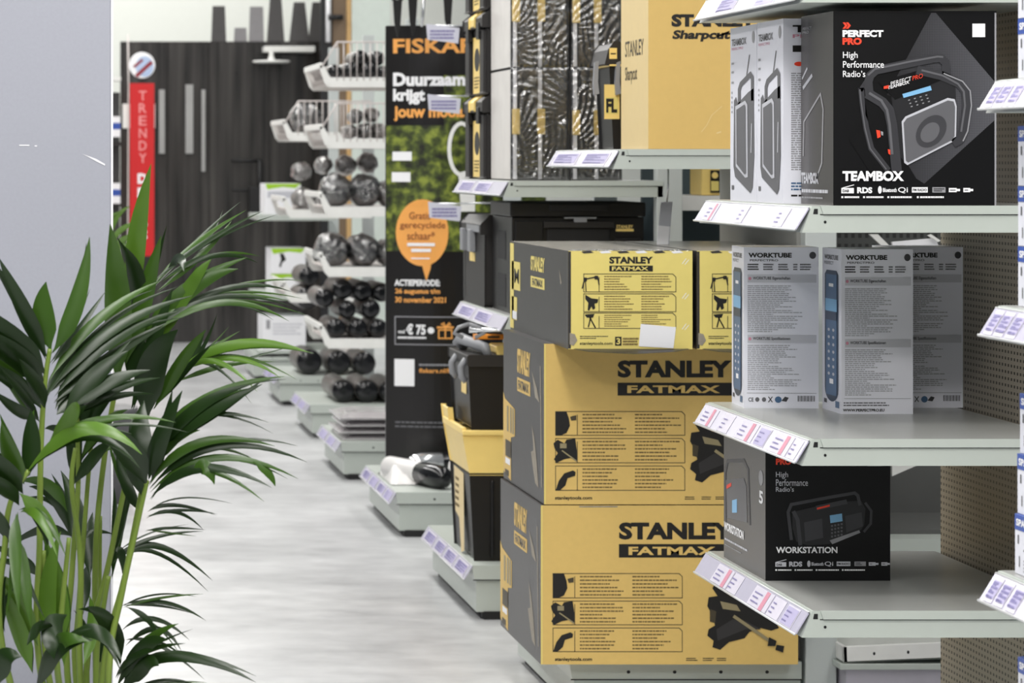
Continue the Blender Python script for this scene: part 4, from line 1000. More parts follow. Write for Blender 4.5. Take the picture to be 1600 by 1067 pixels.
# printed scissors: ring and blade
mb.line(bn, [(717+19*math.cos(a*.2618+.5), 233+40*math.sin(a*.2618+.5)) for a in range(24)], 6, WPL, 4, closed=True)
mb.poly(bn, [(712,270),(726,266),(738,300),(738,330),(716,330)], WPL, 4)
mb.ell(bn, 657, 363, 40, 52, ORANGEP, 4, 36); mb.poly(bn, [(655,405),(672,402),(669,420),(663,438),(658,420)], ORANGEP, 5)
for tx, a, y, b, d in (('Gratis',637,331,669,342),('gerecyclede',623,346,692,359),('schaar*',634,361,676,374)): mb.text(bn, tx, a, y, b, d, mat('brown_print',(150,84,40),.5), 6, .01)
mb.rect(bn, 634, 379, 676, 384, WPRINT, 6); mb.rect(bn, 640, 388, 670, 393, WPRINT, 6); mb.rect(bn, 640, 402, 668, 404, WPRINT, 6)
mb.text(bn, 'ACTIEPERIODE:', 615, 436, 684, 446, WPRINT, 4, .04); mb.text(bn, '26 augustus t/m', 616, 450, 684, 460, ORANGEP, 4, .03); mb.text(bn, '30 november 2021', 616, 463, 693, 472, ORANGEP, 4, .03)
mb.line(bn, [(616+6.2*q,494) for q in range(21)]+[(740-6.2*q,537) for q in range(21)], 1.6, G4, 5, closed=True)
mb.text(bn, 'vanaf', 620, 514, 631, 520, WPRINT, 4, .02); mb.text(bn, '€ 75', 633, 505, 662, 522, WPRINT, 4, .04); mb.ell(bn, 670, 515, 5, 5, WPRINT, 4); mb.lines(bn, 620, 524, 664, 529, 1, WPRINT, 4, .6, .05)
mb.line(bn, [(682,514),(702,514),(702,527),(682,527)], 2, ORANGEP, 4, closed=True); mb.line(bn, [(680,510),(704,510)], 3, ORANGEP, 4); mb.line(bn, [(692,510),(692,527)], 2, ORANGEP, 4); mb.line(bn, [(692,509),(686,505),(690,503),(692,509),(698,503),(700,506),(692,509)], 1.5, ORANGEP, 4)
mb.rect(bn, 615, 560, 645, 602, WPRINT, 4)
mb.lines(bn, 652, 566, 720, 571, 1, G4, 4, .6, .05); mb.text(bn, 'fiskars.nl/highfive', 652, 574, 730, 583, ORANGEP, 4, .02)
mb.lines(bn, 616, 655, 716, 668, 2, G3, 4, .45, .1)
tag(mb.build('display_banner', origin=(XBC, YBN, zb_)), 'tall dark promotional banner with orange lettering and printed greenery', 'banner')

# hooks with little price holders in front of the banner
def peg_hook(px, py, Y, L, label):
    p = wpt(px, py, Y); q = p+Vector((L, .0, 0.004))
    t = thing('peg_hook', label, 'hook', p, 'hooks with price holders')
    MB().tube([p, p+Vector((L*.5,0,.0)), q], .0035, CHROME, 6).build('hook_rod', t)
    fn = front(Y-.004); h = MB(); h.prism([fn(px,py-3,0), fn(px+52,py+4,0), fn(px+50,py+28,0), fn(px+2,py+22,0)], (0,.003,0), mat('milky_holder',(214,214,226),.25)); h.lines(fn, px+6, py+6, px+46, py+22, 3, TAGG, 1, .6, .1); h.build('price_holder', t)
    return t
peg_hook(668, 150, 11.6, .3, 'price holder on a wire hook across the orange slogan words')
peg_hook(669, 318, 11.6, .3, 'price holder on a wire hook above the orange balloon')
peg_hook(666, 40, 11.6, .3, 'price holder on a wire hook at the top of the banner')
# garden tools hanging above the banner
def shears(px, py, Y, hm, label, L=.34):
    p = wpt(px, py, Y); t = thing('garden_shears', label, 'hand tool', p, 'tools hanging above the banner')
    for s in (-1,1):
        MB().tube([p+Vector((s*.012,0,0)), p+Vector((s*.035,0,.1)), p+Vector((s*.03,0,.2))], [.012,.018,.014], hm, 8).build('handle', t)
    MB().prism([p+Vector((-.02,-.004,.0)), p+Vector((.02,-.004,0)), p+Vector((.012,-.004,-.12)), p+Vector((0,-.004,-.16)), p+Vector((-.014,-.004,-.1))], (0,.008,0), BPL).build('blade', t)
    MB().tube([p+Vector((0,0,.2)), p+Vector((0,.03,.24)), p+Vector((0,.12,.24))], .004, CHROME, 6).build('hook', t)
OR = mat('orange_plastic', (236,110,40), .4)
shears(621, 0, 12.2, BPL, 'black handled garden shears above the left end of the banner'); shears(645, -2, 12.2, OR, 'orange handled garden shears above the banner')
MB_ = MB().tube([wpt(659, 42, 12.2), wpt(661, 18, 12.2), wpt(664, -40, 12.2)], [.006,.007,.008], CHROME, 8)
tag(MB_.build('steel_rod', origin=wpt(661, 20, 12.2)), 'slim steel tool beside the orange handled shears', 'hand tool')
shears(700, -6, 12.0, GPL, 'grey handled garden shears half hidden by banded tool cases')

# ------------------------------------------------------------------ units 5 to 8 along the aisle
def wire_bin(X0, X1, Yn, Yf, Z, label, H=.13, wires=False):
    t = thing('wire_bin', label, 'wire bin', ((X0+X1)/2, (Yn+Yf)/2, Z), 'white wire bins along the aisle')
    mb = MB(); mb.box(X0+.04, X1, Yn+.012, Yf, Z+.026, Z+.034, WIRE); mb.build('bin_floor', t)
    for Y in (Yn, Yf):
        mb = MB(); mb.prism([(X0-.004,Y,Z+.10),(X0+.014,Y,Z+.10),(X0+.05,Y,Z+.034),(X0+.075,Y,Z+.034),(X1,Y,Z+.034),(X1,Y,Z-.012),(X0+.045,Y,Z-.012),(X0+.025,Y,Z+.01)], (0,.012,0), WPL); mb.build('side_rail', t, bevel=.004)
    mb = MB(); mb.box(X0-.008, X0+.012, Yn, Yf+.012, Z+.085, Z+.118, WPL); mb.build('front_rail', t, bevel=.004)
    if wires:
        mb = MB(); top = Z+.23
        mb.tube([(X0+.01,Yn,Z+.1),(X0+.09,Yn,top),(X1,Yn,top)], .005, WIRE, 6)
        for k in range(12):
            X = X0+.09+(X1-X0-.09)*k/12; mb.tube([(X,Yn,Z+.02),(X,Yn,top)], .0032, WIRE, 5)
        mb.build('side_grid', t); mb = MB()
        for k in range(9):
            Y = Yn+(Yf-Yn)*(k+.5)/9; mb.tube([(X0+.045,Y,Z),(X0+.0,Y,Z+.1)], .0032, WIRE, 5)
        for q, h in ((.045,.0),(0,.1)): mb.tube([(X0+q,Yn,Z+h),(X0+q,Yf,Z+h)], .0035, WIRE, 5)
        mb.build('front_grid', t)
    return t
def roll(px, py, r_px, Y, L, label, kind='dark', group='rolls and jars in the wire bins', name='cylinder_pack', rest=None):
    """cylinder lying along the aisle, its near end seen round"""
    r = r_px*Y/F; c = wpt(px, py, Y)
    if rest is not None: c.z = rest+r*(1.085 if kind != 'dark' else 1.012)
    t = thing(name, label, 'packaged roll', c-Vector((0,0,r)), group)
    ax = Vector((-.02,1,.0)).normalized()
    if kind == 'dark':
        MB().lathe([(.012,r*.9),(.02,r),(L,r*.98),(L+.005,r*.6)], c, ax, GREYROLL, 20).build('roll_body', t)
        MB().lathe([(-.012,r*.3),(-.008,r*.7),(.0,r*.93),(.03,r*1.01),(.05,r*1.01)], c, ax, DGL, 20).build('end_cap', t)
    else:
        MB().lathe([(0,r*.35),(.006,r*.6),(.03,r*.88),(.07,r),(L*.6,r),(L*.9,r*.8),(L,r*.3)], c, ax, DGL if kind == 'glass' else GREYROLL, 20).build('jar_body', t)
        rnd = random.Random(int(px)); w = MB(); prof = [(-.02,r*.3),(-.012,r*.75),(.02,r*1.02),(.08,r*1.08),(L*.6,r*1.08),(L,r*.7),(L+.03,r*.3)]
        o = len(w.v); w.lathe(prof, c, ax, BAG, 16)
        for v in w.v: v += Vector((rnd.uniform(-1,1), rnd.uniform(-1,1), rnd.uniform(-1,1)))*r*.1
        w.sm = [False]*len(w.sm); w.build('clear_wrap', t)
    return t

Y5, Y5F = 13.33, 14.2
u5 = unit('low grey shelf base with flat silver packs left of the dark banner', Y5, 5)
base_geom(u5, Y5, Y5F, .18, 1.495); strip(u5, Y5, Y5F, .18, [(.1,.3,'p'),(.5,.3,'p')], xf=1.498, seed=15)
SILV = mat('silver_film', (206,202,204), .15, .5, .2, 12, .4)
for k in range(4):
    z = .1815+k*.032; mb = MB(); rnd = random.Random(k); dx = rnd.uniform(-.01,.012)
    NX, NY = 10, 6; vs = []
    for s in (0,1):
        for j in range(NY+1):
            for i in range(NX+1):
                u, v = i/NX, j/NY; e = min(u,1-u,v,1-v)
                vs.append((1.50+dx+.5*u, Y5+.06+.5*v, z+(.0005 if s == 0 else .008+.021*min(1,e*7)+.0015*rnd.random())))
    N = (NX+1)*(NY+1); fs = []
    for s in (0,1): fs += [tuple(s*N+q for q in (j*(NX+1)+i, j*(NX+1)+i+1, (j+1)*(NX+1)+i+1, (j+1)*(NX+1)+i)) for j in range(NY) for i in range(NX)]
    for i in range(NX): fs += [(i, i+1, N+i+1, N+i), (NY*(NX+1)+i, NY*(NX+1)+i+1, N+NY*(NX+1)+i+1, N+NY*(NX+1)+i)]
    for j in range(NY): a = j*(NX+1); fs += [(a, a+NX+1, N+a+NX+1, N+a), (a+NX, a+NX+NX+1, N+a+2*NX+1, N+a+NX)]
    mb.add(vs, fs, SILV, False)
    tag(mb.build('flat_pack', origin=(1.75, Y5+.3, z)), 'flat silver film pack, %s in the stack on the low base' % ['lowest','second from below','third from below','topmost'][k], 'flat pack', 'flat silver packs')

Y6, Y6F = 15.33, 16.2
u6 = unit('grey shelf base under white wire bins of black rolls, left of banner', Y6, 6)
base_geom(u6, Y6, Y6F, .18, 1.55); strip(u6, Y6, Y6F, .18, [(.1,.3,'p'),(.5,.3,'p')], xf=1.553, seed=16)
upright(u6, Y6+.42, 2.3, 2.13, 2.2)
rows6 = [(1.925,'top'),(1.592,'second'),(1.222,'third'),(.893,'fourth'),(.503,'lowest')]
for z, nm in rows6: wire_bin(1.606, 2.13, Y6, Y6+.82, z, '%s white wire bin in the rack beside the dark banner' % nm, wires=nm in ('top', 'second'))
R = 'in the rack beside the dark banner'
i6 = 0
desc = {'dark':'black ended roll','glass':'glossy dark jar','grey':'grey wrapped jar'}
def at6(rowname, lst, Y, L, rest=None):
    names = ['leftmost','second from left','third from left','fourth from left','fifth from left','sixth from left']
    lst = sorted(lst)
    for k, (px, py, r, kind) in enumerate(lst): roll(px, py, r, Y, L, '%s, %s %s' % (desc[kind], names[k], rowname), kind, rest=rest)
at6('in the top wire bin by the banner', [(524,112,11,'dark'),(550,112,13,'dark'),(577,112,13,'dark'),(600,112,10,'dark')], Y6+.06, .35, rest=1.959)
at6('atop the top wire bin by the banner', [(564,90,12,'dark'),(590,91,12,'dark')], Y6+.08, .35)
at6('in the second wire bin by the banner', [(548,206,11,'grey'),(572,204,12,'glass'),(594,203,12,'grey')], Y6+.08, .2, rest=1.626)
at6('in the third wire bin by the banner', [(527,296,24,'glass'),(573,292,24,'glass'),(612,296,20,'grey')], Y6+.06, .3, rest=1.256)
at6('piled atop the third wire bin by the banner', [(543,258,15,'grey'),(577,254,15,'grey'),(508,258,13,'grey')], Y6+.3, .2)
at6('in the fourth wire bin by the banner', [(522,388,25,'glass'),(570,389,24,'glass'),(611,392,20,'glass')], Y6+.06, .3, rest=0.927)
at6('in the lowest wire bin by the banner', [(526,513,15.5,'dark'),(560,513,15.5,'dark'),(592,512,15,'dark')], Y6+.06, .4, rest=0.537)
at6('atop the lowest wire bin by the banner', [(543,484,14,'dark'),(580,483,15,'dark')], Y6+.08, .4)
at6('lying under the wire bins by the banner', [(537,616,18,'dark'),(574,616,18,'dark'),(611,616,18,'dark')], Y6+.12, .5, rest=.1805)

at6('heaped high in the lowest wire bin by the banner', [(508,466,15,'dark'),(536,452,16,'dark'),(567,455,16,'dark'),(597,457,15,'dark')], Y6+.12, .4)
at6('heaped in the second wire bin by the banner', [(558,182,11,'glass'),(583,180,11,'grey')], Y6+.12, .2)
Y7, Y7F = 17.35, 18.2
u7 = unit('grey shelf base further along the aisle under wire bins of dark rolls', Y7, 7)
base_geom(u7, Y7, Y7F, .18, 1.56); strip(u7, Y7, Y7F, .18, [(.1,.3,'p'),(.5,.3,'p')], xf=1.563, seed=17)
upright(u7, Y7+.42, 2.3, 2.13, 2.2)
for z, nm in ((1.645,'top'),(1.17,'second'),(.65,'lowest')): wire_bin(1.59, 2.13, Y7, Y7+.82, z, '%s white wire bin in the farther rack' % nm, wires=(nm == 'top'))
at6('in the second bin of the farther rack', [(477,312,17,'grey'),(500,318,12,'grey'),(474,268,14,'grey')], Y7+.08, .3)
at6('in the top bin of the farther rack', [(480,182,22,'glass')], Y7+.08, .3, rest=1.679)
at6('in the lowest bin of the farther rack', [(481,466,18,'dark'),(528,466,18,'dark'),(565,466,18,'dark'),(484,432,16,'dark')], Y7+.08, .45)
at6('on the base below the farther rack', [(484,566,20,'dark'),(530,566,19,'dark'),(570,566,18,'dark')], Y7+.08, .45, rest=.1805)

Y8, Y8F = 19.35, 20.2
u8 = unit('grey shelving unit with white and lime cartons at the aisle end', Y8, 8)
base_geom(u8, Y8, Y8F, .18, 1.56); upright(u8, Y8+.42, 2.3, 2.13, 2.2)
for z in (1.135, .59, .2): MB().box(1.6, 2.13, Y8, Y8F, z-.04, z, METAL).build('shelf', u8)
def lime_box(x0, x1, y0, y1, label, icon=True, plain=False):
    Yb_ = Y8+.03; fn = front(Yb_); a = fn(x0, y1, 0); b = fn(x1, y0, 0); ob = None
    def pr(mb):
        if not plain:
            mb.poly(fn, [(x0,y0),(x1,y0),(x1-8,y0+7),((x0+x1)/2,y0+5),(x0+4,y0+9)], GREEN, 1)
            if icon: mb.poly(fn, [(x0+14,y0+8),(x0+20,y0+8),(x0+24,y0+18),(x0+18,y0+22),(x0+16,y0+30),(x0+13,y0+28),(x0+16,y0+18)], INK, 1)
            else: mb.rect(fn, x0+4, y0+12, x1-8, y0+22, G5, 1)
        else: mb.rect(fn, x0+6, y0+6, x0+12, y0+20, G4, 1); mb.lines(fn, x0+16, y0+10, x1-4, y0+30, 4, G5, 1)
    return carton('tool_carton', label, 'box', 'white cartons at the aisle end', a.x, b.x, Yb_, Yb_+.4, a.z, b.z, WHITE, None, 0, pr, .002)
y_ = lambda z: VY+(CH-z)*F/(Y8+.03)
lime_box(411+3, 470, 287, y_(1.136), 'white and lime carton on the upper shelf at the aisle end', False)
lime_box(423, 478, 428, y_(.591), 'white and lime carton, lower of two stacked at the aisle end')
lime_box(423, 478, 388, 427.6, 'white and lime carton, upper of two stacked at the aisle end')
lime_box(410, 478, 494, y_(.201), 'plain white carton on the lowest shelf at the aisle end', plain=True)

# ------------------------------------------------------------------ far end of the aisle: dark shower panels
YD = 23.3
def dark_panel_mat():
    m = bpy.data.materials.new('dark_stone_panel'); m.use_nodes = True; nt = m.node_tree; b = nt.nodes['Principled BSDF']; L = nt.links.new
    tc = nt.nodes.new('ShaderNodeTexCoord'); mp = nt.nodes.new('ShaderNodeMapping'); mp.inputs['Scale'].default_value = (7, 1, .35)
    n = nt.nodes.new('ShaderNodeTexNoise'); n.inputs['Scale'].default_value = 1.8; n.inputs['Detail'].default_value = 7
    r = nt.nodes.new('ShaderNodeValToRGB'); e = r.color_ramp.elements; e[0].position = .3; e[0].color = lin((24,23,23)); e[1].position = .78; e[1].color = lin((84,81,78))
    L(tc.outputs['Object'], mp.inputs[0]); L(mp.outputs[0], n.inputs[0]); L(n.outputs['Fac'], r.inputs[0]); L(r.outputs[0], b.inputs['Base Color']); b.inputs['Roughness'].default_value = .18
    return m
DP = dark_panel_mat()
edges = [188, 262, 326, 420, 520, 640]
pos = ['behind the red banner', 'right of the red banner', 'in the middle of the far display', 'carrying the black shower mixer', 'behind the far wire bins']
for i in range(5):
    a = wpt(edges[i], 0, YD).x; b = wpt(edges[i+1], 0, YD).x
    tag(MB().box(a+.0002, b-.0002, YD, YD+.06, 0, 2.49, DP).build('stone_slab', origin=((a+b)/2, YD, 0), bevel=.004), 'tall dark stone shower panel '+pos[i], 'wall panel', 'dark shower wall panels')
# stone samples standing along the panel top
def sample(px, py0, py1, w0, w1, Y, m, label):
    a = wpt(px, py1, Y); mb = MB(); k = Y/F; h = (py1-py0)*k
    mb.prism([(a.x-w1*k/2,Y,a.z),(a.x+w1*k/2,Y,a.z),(a.x+w0*k/2,Y,a.z+h),(a.x-w0*k/2,Y,a.z+h)], (0,.04,0), m)
    tag(mb.build('stone_sample', origin=a, bevel=.003), label, 'stone sample', 'stone samples along the panel top')
SD = mat('dark_sample', (74,72,72), .3, 0, .15); SM_ = mat('mid_sample', (136,134,136), .3, 0, .15)
yt = VY-(2.491-CH)*F/(YD+.01)
for px, py0, w0, w1, m, lab in ((342,10,18,22,SD,'tall grey sample leftmost on the panel top'),(376,44,17,19,SM_,'shortest pale sample on the panel top'),(401,11,19,22,SM_,'pale grey sample between the shortest and the pointed dark one'),(431,-20,14,26,SD,'tall tapered dark sample with a black band'),(468,4,16,30,SD,'tapered dark sample right of the banded one'),(496,4,14,26,SD,'tapered dark sample hard against the black door edge')):
    sample(px, py0, yt, w0, w1, YD+.01, m, lab)
# pale strips painted as the light reflections in the glossy panels
REFL = mat('pale_reflection', (168,168,166), .25, 0, .2, 3)
for px, y0, y1, w, lab in ((253,140,240,9,'slim painted reflection beside the red banner'),(296,132,240,12,'wide painted reflection on the second panel'),(318,140,268,6,'narrow bright painted reflection at a panel joint')):
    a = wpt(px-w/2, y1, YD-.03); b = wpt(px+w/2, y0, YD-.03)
    tag(MB().box(a.x, b.x, YD-.03, YD, a.z, b.z, REFL).build('reflection_strip', origin=((a.x+b.x)/2, YD-.02, a.z), bevel=.003), lab, 'painted reflection', 'painted reflections on the dark panels')
# black shower mixer
t = thing('shower_mixer', 'black shower mixer with a bar arm on the dark panel', 'shower', wpt(395, 330, YD-.06))
Q = lambda x, y, d=0: wpt(x, y, YD-.06-d)
mb = MB(); mb.tube([Q(362,251), Q(408,251)], .014, RUBBER, 8); mb.build('arm', t)
mb = MB(); mb.tube([Q(406,250), Q(406,332)], .02, RUBBER, 8); mb.build('riser', t)
mb = MB(); a = Q(389,334); b = Q(408,292); mb.box(a.x, b.x, YD-.09, YD-.001, a.z, b.z, RUBBER); mb.tube([Q(363,297), Q(392,297)], .012, RUBBER, 8); mb.build('mixer_body', t, bevel=.01)
# white rain shower head
t = thing('rain_shower', 'white rain shower head on a flat arm high on dark panel', 'shower', wpt(424, 98, YD-.2))
mb = MB(); a = wpt(413,81,YD-.2); b = wpt(492,72,YD-.2); mb.box(a.x, b.x, YD-.22, YD-.001, a.z, b.z, WPL); mb.build('arm', t, bevel=.004)
mb = MB(); c = wpt(424,96,YD-.2); mb.lathe([(-.012,.14),(-.006,.155),(.006,.15),(.012,.03),(.05,.02),(.09,.02)], c, (0,0,1), WPL, 28); mb.build('head_disc', t)

# red vertical banner with a round sign above
YR = 21.5; fn = front(YR)
RED = mat('red_banner', (204,22,26), .5, 0, .03); REDT = mat('red_banner_letters', (236,150,150), .5)
t = thing('vertical_banner', 'red vertical hanging banner with stacked pale letters', 'banner', wpt(221, 400, YR))
mb = MB(); a = fn(203,400,0); b = fn(241,130,0); mb.box(a.x, b.x, YR, YR+.008, a.z, b.z, RED)
for k, c in enumerate('TRENDY'): mb.text(fn, c, 217, 142+k*19.5, 229, 157+k*19.5, REDT, 1, .01)
for k, c in enumerate('DEALS'): mb.text(fn, c, 215, 271+k*22, 230, 287+k*22, WPRINT, 1, .05)
mb.build('banner_cloth', t)
MB().tube([fn(200,54,-.01), fn(201,130,-.01), fn(200,400,-.01), Vector((fn(200,400,0).x, YR+.01, 0))], .006, WIRE, 6).build('pole', t)
mb = MB(); mb.box(fn(185,0,0).x, fn(215,0,0).x, YR-.1, YR+.1, 0, .02, BPL2); mb.build('foot_plate', t)
mb = MB(); c = fn(222,102,0); mb.lathe([(0,.096),(.004,.1),(.01,.1),(.012,.096)], c+Vector((0,-.006,0)), (0,1,0), WPRINT, 32)
f2 = front(YR-.0065); mb.ell(f2, 226, 104, 14, 16, mat('pale_blue_print',(178,196,226),.5), 1); mb.line(f2, [(214,118),(236,98)], 6, mat('maroon_print',(140,40,50),.5), 2); mb.line(f2, [(210,104),(222,94)], 4, mat('maroon_print',(140,40,50),.5), 2)
tag(mb.build('round_sign', origin=c), 'round white sign hanging above the red vertical banner', 'sign')
mb = MB(); a = fn(192,200,-.05); b = fn(243,162,-.05); mb.box(a.x, b.x, YR+.05, YR+.07, a.z, b.z, WPL); tag(mb.build('price_card', origin=((a.x+b.x)/2, YR+.06, a.z)), 'white price card showing behind the red banner', 'sign')

# shelving left of the red banner: white edges with blue and white cards
YL = 22.2; fn = front(YL)
gl = thing('wall_shelving', 'dark shelving at the pillar edge with blue and white cards', 'shelving', (.5, YL+.2, 0))
mb = MB(); a = fn(120,0,0).x; b = fn(189,0,0).x; mb.box(a, b, YL+.3, YL+.33, 0, 2.05, mat('dark_shelf_back',(70,70,70),.5)); mb.build('back_panel', gl)  # back panel in one even dark grey
for y in (120, 222, 316, 430): z = CH-(y-VY)*YL/F; MB().box(a, b, YL, YL+.3, z-.03, z, WPL if y == 120 else BPL2).build('shelf', gl)
for y in (182, 286):
    p = fn(150, y+32, 0); q = fn(188, y, 0); z0 = p.z; mb = MB(); mb.box(p.x, q.x, YL-.01, YL-.002, p.z, q.z, WPRINT); f2 = front(YL-.0105); mb.rect(f2, 150, y+10, 188, y+20, SCRBLUE, 1); mb.build('shelf_card', gl)

# door samples standing at the far right, above the wire bins
YO = 22.6
def door(x0, x1, H, m, label, extra=None):
    a = wpt(x0, 0, YO).x; b = wpt(x1, 0, YO).x
    t = thing('display_door', label, 'door', ((a+b)/2, YO, 0), 'display doors at the far end')
    MB().box(a, b, YO, YO+.04, 0, H, m).build('door_leaf', t, bevel=.003)
    if extra: extra(t)
    return t
def hnd(t):
    MB().tube([wpt(513,27,YO-.06), wpt(536,27,YO-.06)], .022, RUBBER, 8).build('handle', t)
def stp(t): MB().tube([wpt(513,-30,YO-.02), wpt(513,66,YO-.02)], .02, WPRINT, 8).build('edge_strip', t)
door(501, 519, 3.2, mat('black_door',(30,30,32),.4), 'black display door edge with a white strip', stp)
door(519.5, 541, 3.2, mat('brown_door',(118,98,76),.45,0,.1), 'brown wooden display door with a black lever handle', hnd)
door(541.5, 549, 3.2, mat('oak_door',(206,168,112),.5,0,.1), 'slim oak display door edge beside the brown one')
door(549.5, 610, 3.2, mat('pale_green_door',(214,224,216),.4), 'pale green white display door at the far right')

# ------------------------------------------------------------------ the palm
def leaf_mat(name, dark, light, rough=.32):
    m = bpy.data.materials.new(name); m.use_nodes = True; nt = m.node_tree; b = nt.nodes['Principled BSDF']; L = nt.links.new
    tc = nt.nodes.new('ShaderNodeTexCoord'); n = nt.nodes.new('ShaderNodeTexNoise'); n.inputs['Scale'].default_value = 7; n.inputs['Detail'].default_value = 3
    mx = nt.nodes.new('ShaderNodeMix'); mx.data_type = 'RGBA'; mx.inputs[6].default_value = lin(dark); mx.inputs[7].default_value = lin(light)
    L(tc.outputs['Object'], n.inputs[0]); L(n.outputs['Fac'], mx.inputs[0]); L(mx.outputs[2], b.inputs['Base Color'])
    b.inputs['Roughness'].default_value = rough; b.inputs['Specular IOR Level'].default_value = .38
    tl = nt.nodes.new('ShaderNodeBsdfTranslucent'); tl.inputs['Color'].default_value = lin(light)
    ms = nt.nodes.new('ShaderNodeMixShader'); ms.inputs[0].default_value = .1
    out = nt.nodes['Material Output']; L(b.outputs[0], ms.inputs[1]); L(tl.outputs[0], ms.inputs[2]); L(ms.outputs[0], out.inputs[0])
    return m
LD = leaf_mat('palm_leaf', (11,25,7), (32,58,15))
LM = leaf_mat('palm_leaf_mid', (28,52,12), (68,102,30))
LB = leaf_mat('palm_leaf_bright', (48,78,18), (92,128,40))
STEM = leaf_mat('palm_stem', (84,112,38), (140,160,72), .4)
def leaf(mb, b, c, t, w, d=(0,0,0), m=LD, Y=4.75, tw=0.5, seg=12):
    """one leaflet: base, control and tip as photo points, width in the same units, depth of the three points in metres"""
    p0, p1, p2 = wpt(*b, Y+d[0]), wpt(*c, Y+d[1]), wpt(*t, Y+d[2])
    W = w*Y/F*1.0; vs = []
    for i in range(seg+1):
        s = i/seg; p = p0*(1-s)**2 + p1*2*s*(1-s) + p2*s*s; tg = ((p1-p0)*(1-s) + (p2-p1)*s).normalized()
        view = Vector((p.x, p.y, p.z-CH)).normalized()
        e = tg.cross(view)
        if e.length < 1e-4: e = Vector((1,0,0))
        e.normalize(); nn = e.cross(tg).normalized()
        a = tw*(1-.5*s); e2 = e*math.cos(a) + nn*math.sin(a); n2 = e2.cross(tg).normalized()
        prof = min(1, (s/.28)**.7 if s < .28 else 1) * (1-max(0, (s-.4)/.6)**1.9); prof = max(prof, .02) * (.35+.65*min(1, s/.2))
        hw = W/2*prof
        vs += [p - e2*hw + n2*hw*.28, p, p + e2*hw + n2*hw*.28]
    fs = []
    for i in range(seg):
        k = 3*i; fs += [(k, k+1, k+4, k+3), (k+1, k+2, k+5, k+4)]
    mb.add(vs, fs, m, True)
palm = thing('potted_palm', 'tall potted palm with arching dark green fronds before the pillar', 'plant', (.12, 4.75, 0))
mb = MB(); mb.lathe([(0,.16),(.01,.17),(.36,.21),(.38,.215),(.40,.21),(.40,.19),(.34,.185)], (.12,4.75,0), (0,0,1), mat('planter_grey',(88,88,90),.5), 32); mb.build('planter', palm)
mb = MB(); mb.lathe([(.30,.18),(.345,.185),(.35,.12)], (.12,4.75,0), (0,0,1), mat('potting_soil',(48,38,30),.9,0,.3,40,.5), 24); mb.build('soil', palm)
def stem(pts, r0=.0062, r1=.0038, d=0.0):
    root = Vector((.12+(pts[0][0]-130)*.0004, 4.75+d*.3, .33))
    ps = [root] + [wpt(x, y, 4.75+d) for x, y in pts]
    # smooth
    out = []
    for i in range(len(ps)-1):
        a, b = ps[i], ps[i+1]; pa = ps[max(0,i-1)]; pb = ps[min(len(ps)-1,i+2)]
        for k in range(6):
            s = k/6; out.append(.5*((2*a) + (b-pa)*s + (2*pa-5*a+4*b-pb)*s*s + (3*a-pa-3*b+pb)*s**3))
    out.append(ps[-1]); n = len(out)
    MB().tube(out, [r0+(r1-r0)*i/(n-1) for i in range(n)], STEM, 8).build('stem', palm)
FR = {}
def frond(name, leaves, Y=4.75):
    mb = MB()
    rnd = random.Random(name)
    for L_ in leaves:
        k = dict({'Y': Y}, **(L_[4] if len(L_) > 4 else {})); leaf(mb, *L_[:4], **k)
        b, c, t, w = L_[:4]; ln_ = math.hypot(t[0]-b[0], t[1]-b[1])
        if ln_ > 90 and w < 40:
            j = lambda p, q: (p[0]+rnd.uniform(-q, q), p[1]+rnd.uniform(-q, q))
            k['d'] = tuple(v+.025 for v in k.get('d', (0,0,0))); k['tw'] = rnd.uniform(.3, .9); k['m'] = rnd.choice([LD, LD, LM])
            leaf(mb, j(b, 4), j(c, 14), j(t, 26), w*rnd.uniform(.5, .8), **k)
    return mb.build('frond', palm)
D = lambda a, b, c: (a, b, c)
# frond A: upright left
stem([(62,1040),(62,850),(64,700),(70,600),(78,545)], d=-.1)
frond('A', [
 ((74,560),(38,490),(-2,402),26,dict(d=(-.1,-.12,-.15),tw=.3)), ((80,548),(58,490),(72,440),36,dict(d=(-.1,-.1,-.1),tw=.1,m=LM)), ((82,552),(128,480),(140,370),28,dict(d=(-.1,-.1,-.08),tw=.3,m=LM)),
 ((72,585),(24,540),(-45,470),44,dict(d=(-.1,-.14,-.2),tw=.2)), ((70,600),(30,560),(-50,505),40,dict(d=(-.1,-.14,-.2),tw=.35)), ((66,640),(30,590),(-50,560),26,dict(d=(-.1,-.16,-.22),tw=.3)),
 ((62,660),(40,620),(0,573),14,dict(d=(-.1,-.16,-.22))), ((70,620),(100,570),(128,530),24,dict(d=(-.1,-.08,-.03),tw=.5)),
 ((76,596),(130,490),(252,438),17,dict(d=(-.1,-.06,.0),tw=.4,m=LM)), ((80,610),(150,500),(300,462),18,dict(d=(-.1,-.06,.0),tw=.5)), ((85,620),(165,510),(285,485),18,dict(d=(-.1,-.06,.0),tw=.4)),
 ((84,630),(150,560),(260,508),20,dict(d=(-.1,-.05,.0),tw=.4)), ((86,640),(120,560),(185,505),26,dict(d=(-.1,-.05,.0),tw=.3)), ((88,648),(115,620),(150,585),26,dict(d=(-.1,-.08,-.05),tw=.3)),
 ((98,655),(140,580),(200,548),30,dict(d=(-.1,-.1,-.08),tw=.3)), ((110,640),(150,590),(235,578),26,dict(d=(-.1,-.1,-.08),tw=.5)), ((70,640),(60,600),(30,560),24,dict(d=(-.1,-.15,-.2),tw=.4)),
 ((80,570),(120,520),(165,455),12,dict(d=(-.1,-.06,0),tw=.6)), ((115,650),(160,600),(250,590),18,dict(d=(-.1,-.06,0))), ((60,655),(30,650),(-10,610),20,dict(d=(-.12,-.16,-.2))),
])
